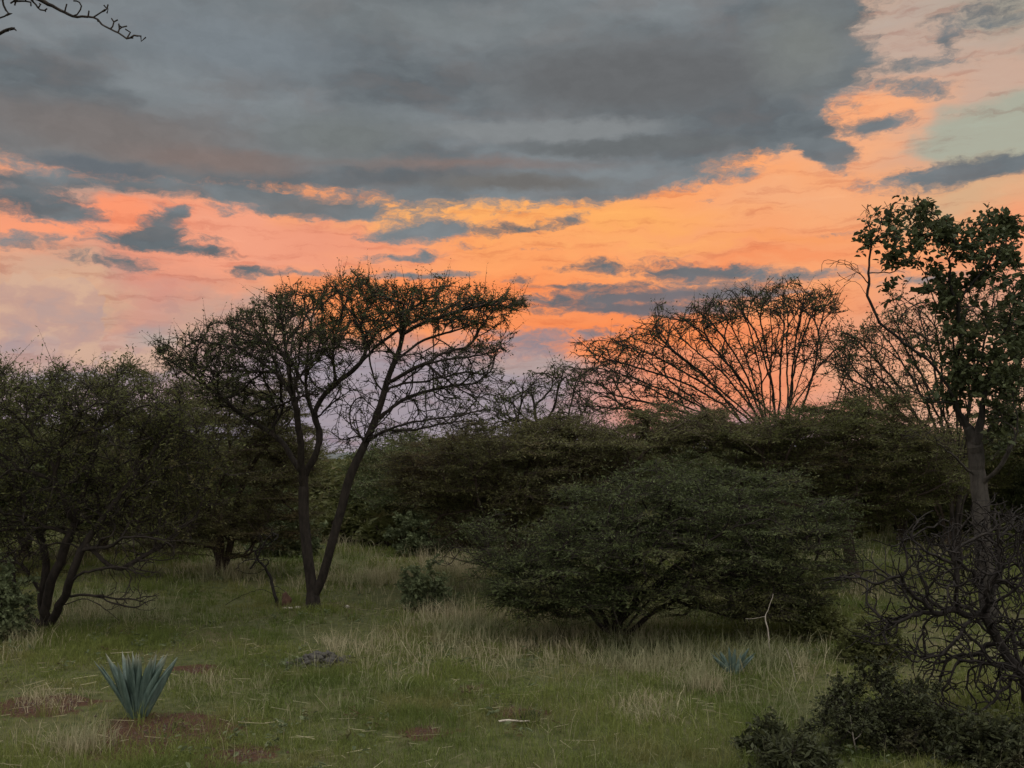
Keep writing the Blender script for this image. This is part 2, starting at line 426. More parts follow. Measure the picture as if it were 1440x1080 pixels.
# ------------------------------------------------------------------ mesh helpers
class MB:
    """collects polygons (arrays of verts and equal-sided faces) and links them as one mesh"""
    def __init__(s):
        s.v = []; s.f = []; s.n = 0

    def add(s, v, f, mat=0, smooth=False):
        v = np.asarray(v, np.float32).reshape(-1, 3); f = np.asarray(f, np.int64)
        if len(f) == 0: return
        s.v.append(v); s.f.append((f + s.n, mat, smooth)); s.n += len(v)

    def mesh(s, name, mats, origin=(0, 0, 0)):
        me = bpy.data.meshes.new(name)
        v = np.concatenate(s.v) - np.asarray(origin, np.float32)
        me.vertices.add(len(v)); me.vertices.foreach_set('co', v.astype(np.float32).ravel())
        loops = np.concatenate([f.ravel() for f, _, _ in s.f])
        cnt = np.concatenate([np.full(len(f), f.shape[1]) for f, _, _ in s.f])
        mi = np.concatenate([np.full(len(f), m) for f, m, _ in s.f])
        sm = np.concatenate([np.full(len(f), q) for f, _, q in s.f])
        st = np.concatenate([[0], np.cumsum(cnt)[:-1]])
        me.loops.add(len(loops)); me.loops.foreach_set('vertex_index', loops.astype(np.int32))
        me.polygons.add(len(cnt)); me.polygons.foreach_set('loop_start', st.astype(np.int32))
        me.polygons.foreach_set('loop_total', cnt.astype(np.int32))
        for m in mats: me.materials.append(m)
        me.polygons.foreach_set('material_index', mi.astype(np.int32))
        me.polygons.foreach_set('use_smooth', sm.astype(bool))
        me.update(calc_edges=True)
        return me


def tag(o, label=None, cat=None, group=None, kind=None):
    if label: o['label'] = label
    if cat: o['category'] = cat
    if group: o['group'] = group
    if kind: o['kind'] = kind
    return o


def empty(name, loc, label, cat, group=None):
    o = bpy.data.objects.new(name, None); COL.objects.link(o)
    o.location = [float(q) for q in loc]; o.empty_display_size = 0.2
    return tag(o, label, cat, group)


def part(name, mb, mats, parent=None, loc=(0, 0, 0)):
    o = bpy.data.objects.new(name, mb.mesh(name, mats, loc)); COL.objects.link(o)
    if parent is not None: o.parent = parent
    else: o.location = [float(q) for q in loc]
    return o


def copy_tree(o, loc, rz=0.0, scale=1.0, label=None, parent=None):
    c = o.copy(); COL.objects.link(c)
    if parent is None:
        c.location = [float(q) for q in loc]; c.rotation_euler = (0, 0, rz)
        c.scale = scale if hasattr(scale, '__len__') else (scale,) * 3
        if label: c['label'] = label
    else:
        c.parent = parent
    for ch in [x for x in o.children]:
        copy_tree(ch, None, parent=c)
    return c


def unit(v):
    return v / np.maximum(np.linalg.norm(v, axis=-1, keepdims=True), 1e-9)


def spline(pts, step):
    """Catmull-Rom through pts, resampled"""
    p = np.asarray(pts, float)
    q = np.vstack([2 * p[0] - p[1], p, 2 * p[-1] - p[-2]])
    out = [p[0]]
    for i in range(1, len(q) - 2):
        L = np.linalg.norm(q[i + 1] - q[i]); n = max(1, int(math.ceil(L / step)))
        for k in range(1, n + 1):
            t = k / n
            out.append(0.5 * ((2 * q[i]) + (-q[i - 1] + q[i + 1]) * t + (2 * q[i - 1] - 5 * q[i] + 4 * q[i + 1] - q[i + 2]) * t * t
                              + (-q[i - 1] + 3 * q[i] - 3 * q[i + 1] + q[i + 2]) * t ** 3))
    return np.array(out)


# ------------------------------------------------------------------ trees
class Tree:
    """a skeleton of nodes: main limbs drawn as polylines, then branches that reach for points spread through the crown"""
    def __init__(s, seed, step=0.12):
        s.r = np.random.default_rng(seed); s.step = step
        N = 90000
        s.p = np.zeros((N, 3)); s.d = np.zeros((N, 3)); s.par = np.full(N, -1); s.leaf = np.zeros(N); s.bud = np.zeros(N, bool)
        s.lift = np.zeros(N); s.cost = np.zeros(N)
        s.n = 0

    def node(s, p, par, leaf, bud):
        i = s.n; s.n += 1
        s.p[i] = p; s.par[i] = par; s.leaf[i] = leaf; s.bud[i] = bud
        if par >= 0:
            s.d[i] = unit(p - s.p[par]); s.cost[i] = s.cost[par] + np.linalg.norm(p - s.p[par])
        else:
            s.d[i] = (0, 0, 1)
        return i

    def limb(s, pts, par=None, bud_from=0.3, wob=0.012, leaf=0.0):
        """par None: join the nearest node (or be the root)"""
        pts = np.asarray(pts, float)
        if s.n == 0:
            cur = s.node(pts[0], -1, 0, False)
        else:
            cur = par if par is not None else int(np.argmin(((s.p[:s.n] - pts[0]) ** 2).sum(1)))
            pts = np.vstack([s.p[cur], pts[1:]])
        q = spline(pts, s.step); m = len(q)
        w = np.cumsum(s.r.normal(0, wob, (m, 3)), 0)
        w -= np.linspace(0, 1, m)[:, None] * w[-1] * 0.6
        for k in range(1, m):
            cur = s.node(q[k] + w[k], cur, leaf, k / m >= bud_from)
        return cur

    def fill(s, att, leaf=1.0, angle=1.5, wig=0.05, up=0.0, follow=0.4, path=0.12, maxn=10 ** 9, order=None):
        att = np.asarray(att, float)
        idx = order if order is not None else s.r.permutation(len(att))
        leaf = np.broadcast_to(leaf, (len(att),))
        for a_i in idx:
            a = att[a_i]; n = s.n
            v = a - s.p[:n]; L = np.sqrt((v * v).sum(1)) + 1e-6
            cs = (v * s.d[:n]).sum(1) / L
            c = L * (1.0 + angle * 0.5 * (1 - cs)) + path * s.cost[:n]
            c[~s.bud[:n]] = 1e9
            j = int(np.argmin(c)); D = L[j]
            if D < 0.03: continue
            m = max(2, int(math.ceil(D / s.step)))
            t = (np.arange(1, m + 1) / m)[:, None]
            p0 = s.p[j]; ctrl = p0 + s.d[j] * D * follow + (a - p0) * 0.1 + np.array([0, 0, up * D])
            q = (1 - t) ** 2 * p0 + 2 * t * (1 - t) * ctrl + t * t * a
            w = np.cumsum(s.r.normal(0, 1, (m, 3)), 0); w = w - t * w[-1]
            q = q + w * wig * D / math.sqrt(m)
            cur = j
            for k in range(m):
                cur = s.node(q[k], cur, leaf[a_i], True)

    def radii(s, root, tip=0.003):
        n = s.n; par = s.par[:n]
        cnt = np.zeros(n); ch = np.zeros(n, int)
        np.add.at(ch, par[par >= 0], 1)
        cnt[ch == 0] = 1.0
        for i in range(n - 1, 0, -1):
            if par[i] >= 0: cnt[par[i]] += cnt[i]
        p = math.log(max(2.0, cnt[0])) / math.log(root / tip)
        r = tip * cnt ** (1.0 / p)
        s.rad = r; s.nch = ch
        return r

    def taper(s, idx_h=0.5, flare=0.5):
        """root flare near the ground"""
        h = s.p[:s.n, 2] - s.p[0, 2]
        thick = s.rad > 0.3 * s.rad[0]
        s.rad = s.rad * (1 + flare * np.exp(-np.maximum(h, 0) / 0.18) * thick)

    def tubes(s, mb_list, thr):
        """thr: radius above which a segment belongs to mb_list[0] (trunk), else mb_list[1] (twigs)"""
        n = s.n; par = s.par[:n]; r = s.rad; p = s.p[:n]
        main = np.full(n, -1)
        for i in range(1, n):
            j = par[i]
            if main[j] < 0 or r[i] > r[main[j]]: main[j] = i
        tg = s.d[:n].copy()
        m = main >= 0
        tg[m] = unit(s.d[:n][m] + s.d[main[m]])
        cls = np.where(r > 0.05, 10, np.where(r > 0.018, 6, np.where(r > 0.006, 4, 3)))
        ref = np.array([0.11, 0.97, 0.05]); ref /= np.linalg.norm(ref)
        big = np.where(r > thr, 0, 1)
        for w in (0, 1):
            for k in (10, 6, 4, 3):
                sel = np.where((cls == k) & (big == w) & (par >= 0))[0]
                if len(sel) == 0: continue
                j = par[sel]
                cont = (main[j] == sel) & (cls[j] == k)
                rj = np.where(main[j] == sel, r[j], np.minimum(r[sel] * 1.15, r[j]))
                tj = np.where(cont[:, None], tg[j], s.d[sel])
                ang = np.arange(k) * 2 * PI / k

                def ring(c, t, rr):
                    u = unit(np.cross(t, ref)); v = np.cross(t, u)
                    return c[:, None, :] + rr[:, None, None] * (np.cos(ang)[None, :, None] * u[:, None, :] + np.sin(ang)[None, :, None] * v[:, None, :])
                a = ring(p[j], tj, rj); b = ring(p[sel], tg[sel], r[sel])
                V = np.concatenate([a, b], 1).reshape(-1, 3)
                o = (np.arange(len(sel)) * 2 * k)[:, None]
                q = np.arange(k); q2 = (q + 1) % k
                F = np.stack([o + q, o + q2, o + k + q2, o + k + q], 2).reshape(-1, 4)
                mb_list[w].add(V, F, 0, True)
                if w == 0 and k >= 6: pass

    def sprays(s, mb, count, leaves, spur, ll, lw, flat=0.35, up=0.15, rmax=0.012, mat_leaf=1, kind='feather', spread=0.5, tuft=False, side=0.9, tw=.003, level=1.0):
        """side twigs with leaves on both sides, on the thin leafy nodes"""
        R = s.r; n = s.n
        ok = np.where((s.rad < rmax) & (s.leaf[:n] > 0) & (s.par[:n] >= 0))[0]
        if len(ok) == 0: return
        wgt = s.leaf[ok] / s.leaf[ok].sum()
        pick = ok[R.choice(len(ok), count, p=wgt)]
        base = s.p[pick] - s.d[pick] * (R.random((count, 1)) * s.step)
        rnd = R.normal(0, 1, (count, 3)); rnd[:, 2] = rnd[:, 2] * flat + up
        d = unit(s.d[pick] * spread + rnd * (1 - spread))
        d[:, 2] *= level; d = unit(d)
        L = spur * (0.5 + R.random(count))
        # twig: three-sided sliver
        u = unit(np.cross(d, (0.1, 0.9, 0.2))); v = np.cross(d, u)
        tip = base + d * L[:, None]
        rr = tw
        V = np.stack([base + u * rr, base - u * rr * .5 + v * rr * .87, base - u * rr * .5 - v * rr * .87, tip], 1).reshape(-1, 3)
        o = (np.arange(count) * 4)[:, None]
        F = (o[:, :, None] + np.array([[0, 1, 3], [1, 2, 3], [2, 0, 3]])[None]).reshape(-1, 3)
        mb.add(V, F, 0)
        # leaves
        k = leaves
        if tuft:
            t = np.repeat((0.15 + 0.85 * R.random(count))[:, None], k, 1)
        else:
            t = (np.arange(k)[None, :] + R.random((count, k))) / k * 0.95 + 0.08
        B = base[:, None, :] + d[:, None, :] * (L[:, None] * t)[..., None]
        sg = np.where(np.arange(k) % 2 == 0, 1.0, -1.0)[None, :, None]
        nrm = unit(R.normal(0, 0.45, (count, 1, 3)) + np.array([0, 0, 1.0]))
        sd = unit(np.cross(np.broadcast_to(d[:, None, :], nrm.shape), nrm))
        ld = unit(d[:, None, :] * 0.6 + sg * sd * side + R.normal(0, 0.35, (count, k, 3)))
        leaf_polys(mb, B.reshape(-1, 3), ld.reshape(-1, 3), R, ll, lw, mat_leaf, kind)


def leaf_polys(mb, B, ld, R, ll, lw, mat, kind):
    n = len(B)
    ln = unit(R.normal(0, 0.6, (n, 3)) + np.array([0, 0, 0.9]))
    sdv = unit(np.cross(ld, ln)); ln = np.cross(sdv, ld)
    S = (0.4 + 1.25 * R.random(n) ** 1.4)[:, None]
    l = ll * S; w = lw * S
    if kind == 'feather':
        V = np.stack([B, B + ld * l * .5 + sdv * w * .5, B + ld * l, B + ld * l * .5 - sdv * w * .5], 1).reshape(-1, 3)
        F = (np.arange(n) * 4)[:, None] + np.arange(4)[None]
        mb.add(V, F, mat)
    else:   # broad leaf, folded a little along its midrib
        up = ln * w * 0.18
        V = np.stack([B, B + ld * l * .3 + sdv * w * .45 + up, B + ld * l * .7 + sdv * w * .42 + up, B + ld * l - ln * l * .08,
                      B + ld * l * .7 - sdv * w * .42 + up, B + ld * l * .3 - sdv * w * .45 + up], 1).reshape(-1, 3)
        o = (np.arange(n) * 6)[:, None]
        F = np.concatenate([o + np.array([0, 1, 2, 3])[None], o + np.array([0, 3, 4, 5])[None]])
        mb.add(V, F, mat)


def crown_points(R, blobs, D0, dens=1.0, shell=0.5, layer=0, holes=0.0, tops=0):
    """blobs: (px, py, rx, ry, half depth in metres, points, depth offset) in the photo's rows and columns at distance D0"""
    out = []; lf = []
    blobs = list(blobs)
    if tops:    # uneven shoots standing out of the crown's upper and outer edge
        for b in [q for q in blobs if q[5] >= 60]:
            for k in range(tops):
                a = R.uniform(-1, 1)
                blobs.append((b[0] + a * b[2], b[1] - b[3] * (1.15 - .5 * a * a) - R.uniform(0, 10), R.uniform(8, 20), R.uniform(5, 14), b[4] * .4, int(R.integers(4, 10)), (b[6] if len(b) > 6 else 0.0), 1.0))
    for b in blobs:
        px, py, rx, ry, dz, k = b[:6]; off = b[6] if len(b) > 6 else 0.0
        leaf = b[7] if len(b) > 7 else 1.0
        k = int(k * dens)
        q = unit(R.normal(0, 1, (k, 3))) * (R.random((k, 1)) ** (1 / 3.0 * (1 - shell) + 0.02)) * (0.62 + 0.68 * R.random((k, 1)))
        if holes:   # gaps where no branch grew
            X, Y = px + q[:, 0] * rx, py + q[:, 1] * ry
            nz = np.sin(X * .043 + 1.3 * np.sin(Y * .031)) * np.sin(Y * .067 + q[:, 2] * 1.7 + 2 * np.sin(X * .021)) + .5 * np.sin(X * .11 + Y * .09)
            q = q[nz > -1.5 + 1.5 * holes]
        if layer:   # foliage held in loose horizontal tiers
            yy = q[:, 1] * ry; ph = 6 * np.sin(q[:, 0] * rx * .045 + py) + 5 * np.sin(q[:, 2] * 3 + px)
            q[:, 1] = yy * .18 / ry + (np.round((yy + ph) / layer) * layer - ph) * .82 / ry
        for a in q:
            out.append(P(px + a[0] * rx, py + a[1] * ry, D0 + off + a[2] * dz)); lf.append(leaf * (0.15 + R.gamma(0.9)))
    return np.array(out), np.array(lf)


def finish_tree(T, name, label, cat, root_r, thr, bark, leafm, sprays, base=None, group=None, tip=0.003, flare=0.5, limb=None):
    T.radii(root_r, tip); T.taper(flare=flare)
    if limb:   # (path length where the trunk ends, slenderness of the limbs)
        f = np.clip((T.cost[:T.n] - limb[0]) / .7, 0, 1); T.rad = np.maximum(tip, T.rad * (1 - f * (1 - limb[1])))
    base = T.p[0] if base is None else base
    e = empty(name, base, label, cat, group)
    a, b = MB(), MB()
    T.tubes([a, b], thr)
    for s in sprays: T.sprays(b, **s)
    part('trunk', a, [bark], e, base)
    part('crown', b, [bark, leafm], e, base)
    return e

# ------------------------------------------------------------------ ground and far hills
SOIL = [  # photo px, py, half width px, half height px : bare red soil
    (232, 1030, 100, 30), (55, 992, 75, 18), (330, 1064, 60, 14), (600, 1030, 26, 9), (735, 1002, 36, 8), (275, 942, 40, 6), (655, 970, 20, 6)]
SOILW = []
for (px, py, a, b) in SOIL:
    c = G(px, py); e = G(px + a, py); f1 = G(px, py + b); f0 = G(px, py - b)
    SOILW.append((c[0], c[1], abs(e[0] - c[0]), max(0.15, abs(f0[1] - f1[1]) / 2)))


def soil_at(x, y):
    m = np.zeros_like(x)
    for (cx, cy, a, b) in SOILW:
        r = np.sqrt(((x - cx) / a) ** 2 + ((y - cy) / b) ** 2)
        m = np.maximum(m, np.clip(1.35 - r, 0, 1))
    return m


def make_ground():
    def axis(lo, hi, fine, far):
        a = np.arange(lo, hi + 1e-6, fine)
        g = [hi]; s = fine
        while g[-1] < far: s *= 1.35; g.append(g[-1] + s)
        h = [lo]; s = fine
        while h[-1] > -far: s *= 1.35; h.append(h[-1] - s)
        return np.concatenate([np.array(h[1:])[::-1], a, np.array(g[1:])])
    xs = axis(-14, 14, 0.2, 9000); ys = axis(2, 30, 0.2, 9000)
    X, Y = np.meshgrid(xs, ys)
    Z = ground_z(X, Y) * np.clip(1.5 - np.hypot(X, Y) / 120, 0, 1)
    nx, ny = len(xs), len(ys)
    V = np.stack([X, Y, Z], -1).reshape(-1, 3)
    i = (np.arange(ny - 1)[:, None] * nx + np.arange(nx - 1)[None]).ravel()
    mb = MB(); mb.add(V, np.stack([i, i + 1, i + nx + 1, i + nx], 1), 0, True)
    m, t, out = new_mat('veld_soil')
    tc = t.n.new('ShaderNodeTexCoord'); o = tc.outputs['Object']
    n1 = t.noise(o, 0.5, 5.0, 0.6); n2 = t.noise(o, 9.0, 6.0, 0.7); n3 = t.noise(o, 60.0, 3.0, 0.6)
    green = t.mix(t.smooth(n2, 0.3, 0.7), rgb(.036, .043, .015), rgb(.085, .085, .036))
    green = t.mix(t.smooth(n1, 0.45, 0.7, 0, 0.6), green, rgb(.10, .078, .042))
    red = t.mix(t.smooth(n3, 0.3, 0.7), rgb(.034, .0175, .011), rgb(.074, .038, .025))
    ow = t.vmath('ADD', o, t.vmath('MULTIPLY', t.vmath('SUBTRACT', t.noise(o, 2.2, 4.0, 0.6, color=True), (.5, .5, .5)), (0.9, 0.9, 0)))
    ow = t.vmath('MULTIPLY', ow, (1, 1, 0))
    acc = None
    for (cx, cy, a, b) in SOILW:
        f = t.blob(ow, cx, cy, a * 1.4, b * 1.4)
        acc = f if acc is None else t.math('MAXIMUM', acc, f)
    c = t.mix(t.smooth(t.math('ADD', acc, t.math('MULTIPLY', t.math('SUBTRACT', n2, .5), .9)), 0.16, 0.32), green, red)
    b = t.n.new('ShaderNodeBump'); b.inputs['Strength'].default_value = 0.7; b.inputs['Distance'].default_value = 0.03
    t.l.new(n2, b.inputs['Height'])
    p = t.n.new('ShaderNodeBsdfPrincipled'); t.put(p.inputs['Base Color'], c); p.inputs['Roughness'].default_value = 0.95
    p.inputs['Specular IOR Level'].default_value = 0.1
    t.l.new(b.outputs[0], p.inputs['Normal']); t.l.new(p.outputs[0], out.inputs[0])
    g = part('ground', mb, [m]); g['kind'] = 'structure'


make_ground()


def make_hills():
    R = np.random.default_rng(5)
    az = np.radians(np.linspace(-65, 65, 260))
    D0 = 4200.0
    top = 2.3 + D0 * (5 + 7 * (0.5 + 0.5 * np.sin(az * 5 + 0.6)) + 3 * np.sin(az * 13 + 2) + 1.2 * np.sin(az * 31)) / 1440.0
    rows = []
    for f, d in ((0, 0), (0.45, 250), (0.8, 520), (1.0, 900), (0.7, 1700), (0, 2600)):
        rows.append(np.stack([np.sin(az) * (D0 + d), np.cos(az) * (D0 + d), top * f * (1 + 0.0002 * d) - 0.5], 1))
    V = np.concatenate(rows); n = len(az)
    i = (np.arange(5)[:, None] * n + np.arange(n - 1)[None]).ravel()
    mb = MB(); mb.add(V, np.stack([i, i + 1, i + n + 1, i + n], 1), 0, True)
    o = part('hills', mb, [plain_mat('wooded_hillside', rgb(.055, .066, .072), rgb(.085, .095, .10), 0.02, 1.0)])
    o['kind'] = 'structure'


make_hills()

# ------------------------------------------------------------------ the flat-topped acacia, left of the middle
def px_limb(pts, D0):
    """(px, py, depth offset) -> world"""
    return [P(a, b, D0 + c) for (a, b, c) in pts]


def hero():
    b = G(440, 856); D = b[1]
    T = Tree(11, 0.11)
    def L(pts, **k): return T.limb(px_limb(pts, D), wob=.007, **k)
    T.limb([b + np.array([0, 0, -0.1])] + px_limb([(440, 840, 0), (434, 790, 0), (428, 730, .05), (427, 690, .05), (428, 668, .05)], D), bud_from=2, wob=.0012)
    # second stem, leaning right
    T.limb([T.p[3]] + px_limb([(452, 815, -.05), (466, 765, -.15), (480, 715, -.2), (488, 682, -.25), (498, 655, -.3), (517, 615, -.3), (533, 575, -.3), (546, 530, -.3), (560, 495, -.3), (567, 470, -.25)], D), bud_from=0.55, wob=.0012)
    L([(567, 470, -.25), (600, 452, -.4), (640, 440, -.5), (690, 425, -.5)], bud_from=.2)
    L([(560, 495, -.3), (565, 460, .1), (572, 430, .3)], bud_from=.2)
    L([(516, 622, -.3), (548, 603, -.7), (590, 590, -1.1), (650, 583, -1.3)], bud_from=.3)
    L([(530, 590, -.3), (570, 560, .1), (620, 545, .4), (690, 535, .5)], bud_from=.3)
    L([(545, 535, -.3), (590, 515, -.6), (640, 502, -.8), (712, 494, -.9)], bud_from=.3)
    L([(552, 515, -.3), (600, 478, .3), (650, 462, .7), (715, 442, .8)], bud_from=.3)
    # forks of the main stem
    L([(428, 668, .05), (414, 650, .2), (402, 625, .4), (372, 600, .6), (330, 575, .7), (290, 545, .6), (245, 512, .5)], bud_from=.3)
    L([(427, 690, .05), (422, 640, -.2), (420, 600, -.4), (412, 560, -.6), (380, 520, -.7), (330, 490, -.8), (270, 480, -.8)], bud_from=.4)
    L([(428, 668, .05), (444, 640, 0), (452, 612, .05), (446, 580, .1), (470, 545, .15), (500, 520, .2), (532, 490, .25), (570, 462, .3), (630, 432, .35), (710, 425, .4)], bud_from=.42)
    L([(444, 640, 0), (448, 615, .3), (440, 585, .6), (432, 540, .9), (436, 490, 1.1), (440, 450, 1.2)], bud_from=.4)
    L([(470, 545, .15), (468, 500, -.2), (478, 455, -.5), (490, 420, -.7)], bud_from=.2)
    L([(412, 560, -.6), (404, 510, -.5), (398, 465, -.3), (392, 430, -.2)], bud_from=.2)
    L([(500, 520, .2), (525, 470, .9), (560, 430, 1.3)], bud_from=.2)
    L([(446, 585, .1), (480, 560, -.8), (520, 540, -1.3)], bud_from=.2)
    R = np.random.default_rng(3)
    blobs = [(270, 492, 60, 24, .9, 60), (320, 468, 50, 28, 1.2, 80), (375, 442, 45, 26, 1.4, 90), (425, 425, 45, 26, 1.6, 100), (500, 412, 60, 24, 1.7, 110),
             (575, 414, 60, 22, 1.6, 84), (640, 418, 55, 20, 1.3, 76), (695, 426, 42, 14, .9, 64), (670, 442, 50, 14, 1.0, 40), (728, 430, 18, 8, .4, 24),
             (400, 490, 90, 36, 1.8, 170), (480, 470, 70, 34, 1.8, 150), (330, 515, 80, 26, 1.3, 110), (560, 448, 70, 20, 1.5, 110), (640, 452, 50, 14, 1.1, 50),
             (380, 550, 70, 26, 1.2, 60, 0, .7), (450, 530, 60, 30, 1.4, 60, 0, .7), (590, 500, 60, 14, 1.2, 40, 0, .6), (680, 490, 36, 9, .7, 34, -.5, .8), (640, 520, 60, 20, 1.2, 36, 0, .5),
             (600, 560, 80, 24, 1.2, 40, 0, .35), (670, 575, 50, 14, .9, 26, -.6, .6), (520, 570, 50, 24, 1.2, 26, 0, .3), (370, 600, 50, 24, .9, 26, .2, .5),
             (505, 395, 14, 10, .4, 10), (622, 396, 12, 9, .3, 8), (392, 412, 14, 9, .4, 9), (228, 490, 14, 9, .3, 12)]
    blobs += [(300, 545, 60, 24, 1.2, 60, .4), (350, 570, 60, 26, 1.2, 60, .5), (255, 512, 40, 14, .8, 40, .3), (430, 470, 80, 40, 1.8, 90), (540, 435, 80, 30, 1.8, 60), (610, 440, 70, 24, 1.6, 40), (290, 500, 70, 30, 1.2, 60), (340, 480, 60, 34, 1.4, 60), (690, 470, 40, 24, .8, 30), (660, 510, 60, 26, 1.0, 36), (470, 560, 60, 30, 1.3, 40, 0, .5), (610, 545, 90, 34, 1.2, 70, 0, .5), (560, 600, 70, 24, 1.0, 40, -.3, .4), (670, 545, 50, 30, .9, 40, 0, .6), (640, 590, 60, 16, .9, 30, -.6, .5), (500, 610, 50, 30, 1.0, 30, 0, .2)]
    att, lf = crown_points(R, blobs, D, 2.0)
    T.fill(att, lf, angle=2.3, wig=.05, up=.03, path=.16)
    return finish_tree(T, 'acacia_tree', 'slender twin stemmed acacia with wide flat sparse crown against orange sky', 'tree', 0.10, 0.016, M_BARK, M_LEAF_ACACIA,
                       [dict(count=7600, leaves=6, spur=.14, ll=.038, lw=.015, flat=.7, up=.3, rmax=.009, tw=.005, spread=.6), dict(count=1300, leaves=10, spur=.36, ll=.034, lw=.014, flat=.8, up=.5, rmax=.007, tw=.0065, spread=.72)], tip=.0052, limb=(2.2, .85))


def thicket():
    b = G(62, 886); D = b[1]
    T = Tree(21, 0.12)
    def L(pts, **k): return T.limb(px_limb(pts, D), **k)
    T.limb([b + np.array([0, 0, -.1]), b + np.array([.02, 0, .12])])
    T.limb([T.p[1]] + px_limb([(58, 850, 0), (62, 800, .1), (50, 740, .2), (20, 680, .3), (-30, 610, .4)], D), bud_from=.4)
    T.limb([T.p[1]] + px_limb([(70, 840, -.1), (88, 790, -.2), (110, 730, -.2), (130, 650, -.2), (150, 580, -.1)], D), bud_from=.4)
    T.limb([T.p[1]] + px_limb([(84, 850, -.2), (100, 815, -.4), (122, 770, -.5), (170, 710, -.5), (215, 650, -.4), (250, 590, -.4)], D), bud_from=.4)
    T.limb([T.p[1]] + px_limb([(40, 850, .3), (20, 800, .6), (60, 720, .9), (80, 640, 1.1), (90, 560, 1.2)], D), bud_from=.4)
    L([(110, 730, -.2), (70, 660, -.8), (30, 590, -1.1)], bud_from=.2)
    L([(170, 710, -.5), (200, 640, .4), (200, 560, .7)], bud_from=.2)
    # low bare branches reaching right
    L([(118, 775, -.5), (150, 768, -.8), (185, 755, -1.0), (235, 764, -1.1)], bud_from=.1)
    L([(122, 770, -.5), (160, 800, -.6), (200, 788, -.6), (250, 786, -.5)], bud_from=.1)
    L([(100, 815, -.4), (120, 805, -.7), (170, 800, -1.0), (210, 815, -1.1)], bud_from=.1)
    L([(92, 838, -.3), (130, 836, -.6), (180, 840, -.7), (226, 838, -.7)], bud_from=.1)
    L([(130, 836, -.6), (165, 850, -.7), (198, 860, -.7)], bud_from=.1)
    L([(84, 850, -.2), (120, 842, -.6), (162, 872, -.8)], bud_from=.1)
    R = np.random.default_rng(8)
    blobs = [(20, 570, 90, 38, 1.6, 240), (110, 565, 80, 36, 1.7, 240), (190, 570, 70, 40, 1.5, 200), (250, 600, 60, 40, 1.3, 150), (-60, 590, 70, 50, 1.4, 110),
             (60, 630, 120, 50, 1.7, 220), (170, 650, 110, 50, 1.5, 210), (270, 660, 60, 50, 1.1, 110), (20, 700, 110, 50, 1.5, 150, 0, .6), (150, 720, 110, 40, 1.2, 130, 0, .5),
             (230, 715, 70, 36, 1.0, 80, 0, .7), (-60, 690, 70, 80, 1.3, 120), (0, 770, 60, 40, 1.0, 60, 0, .5), (90, 545, 100, 20, 1.2, 60), (20, 760, 60, 50, 1.2, 60, 0, .3),
             (200, 770, 50, 20, .6, 26, -.8, .0), (190, 800, 50, 20, .5, 40, -.8, .0), (180, 840, 45, 18, .4, 40, -.7, .0), (80, 730, 120, 50, 1.2, 170, 0, .0), (10, 790, 90, 50, 1.0, 90, 0, .0), (200, 775, 60, 26, .7, 60, -.8, .0), (190, 735, 70, 30, .9, 70, 0, .15)]
    att, lf = crown_points(R, blobs, D, 1.6, holes=.35, tops=3)
    T.fill(att, lf, angle=1.5, wig=.07, up=.06)
    return finish_tree(T, 'thicket_tree', 'bushy many stemmed dark thorn tree at the left edge with bare low branches', 'tree', 0.09, 0.02, M_BARK, M_LEAF_OLIVE,
                       [dict(count=7000, leaves=8, spur=.24, ll=.042, lw=.015, flat=.6, up=.35, rmax=.010, tw=.005), dict(count=500, leaves=12, spur=.5, ll=.045, lw=.016, flat=.8, up=.9, rmax=.006, tw=.006, spread=.6)], tip=.0046, flare=.2)


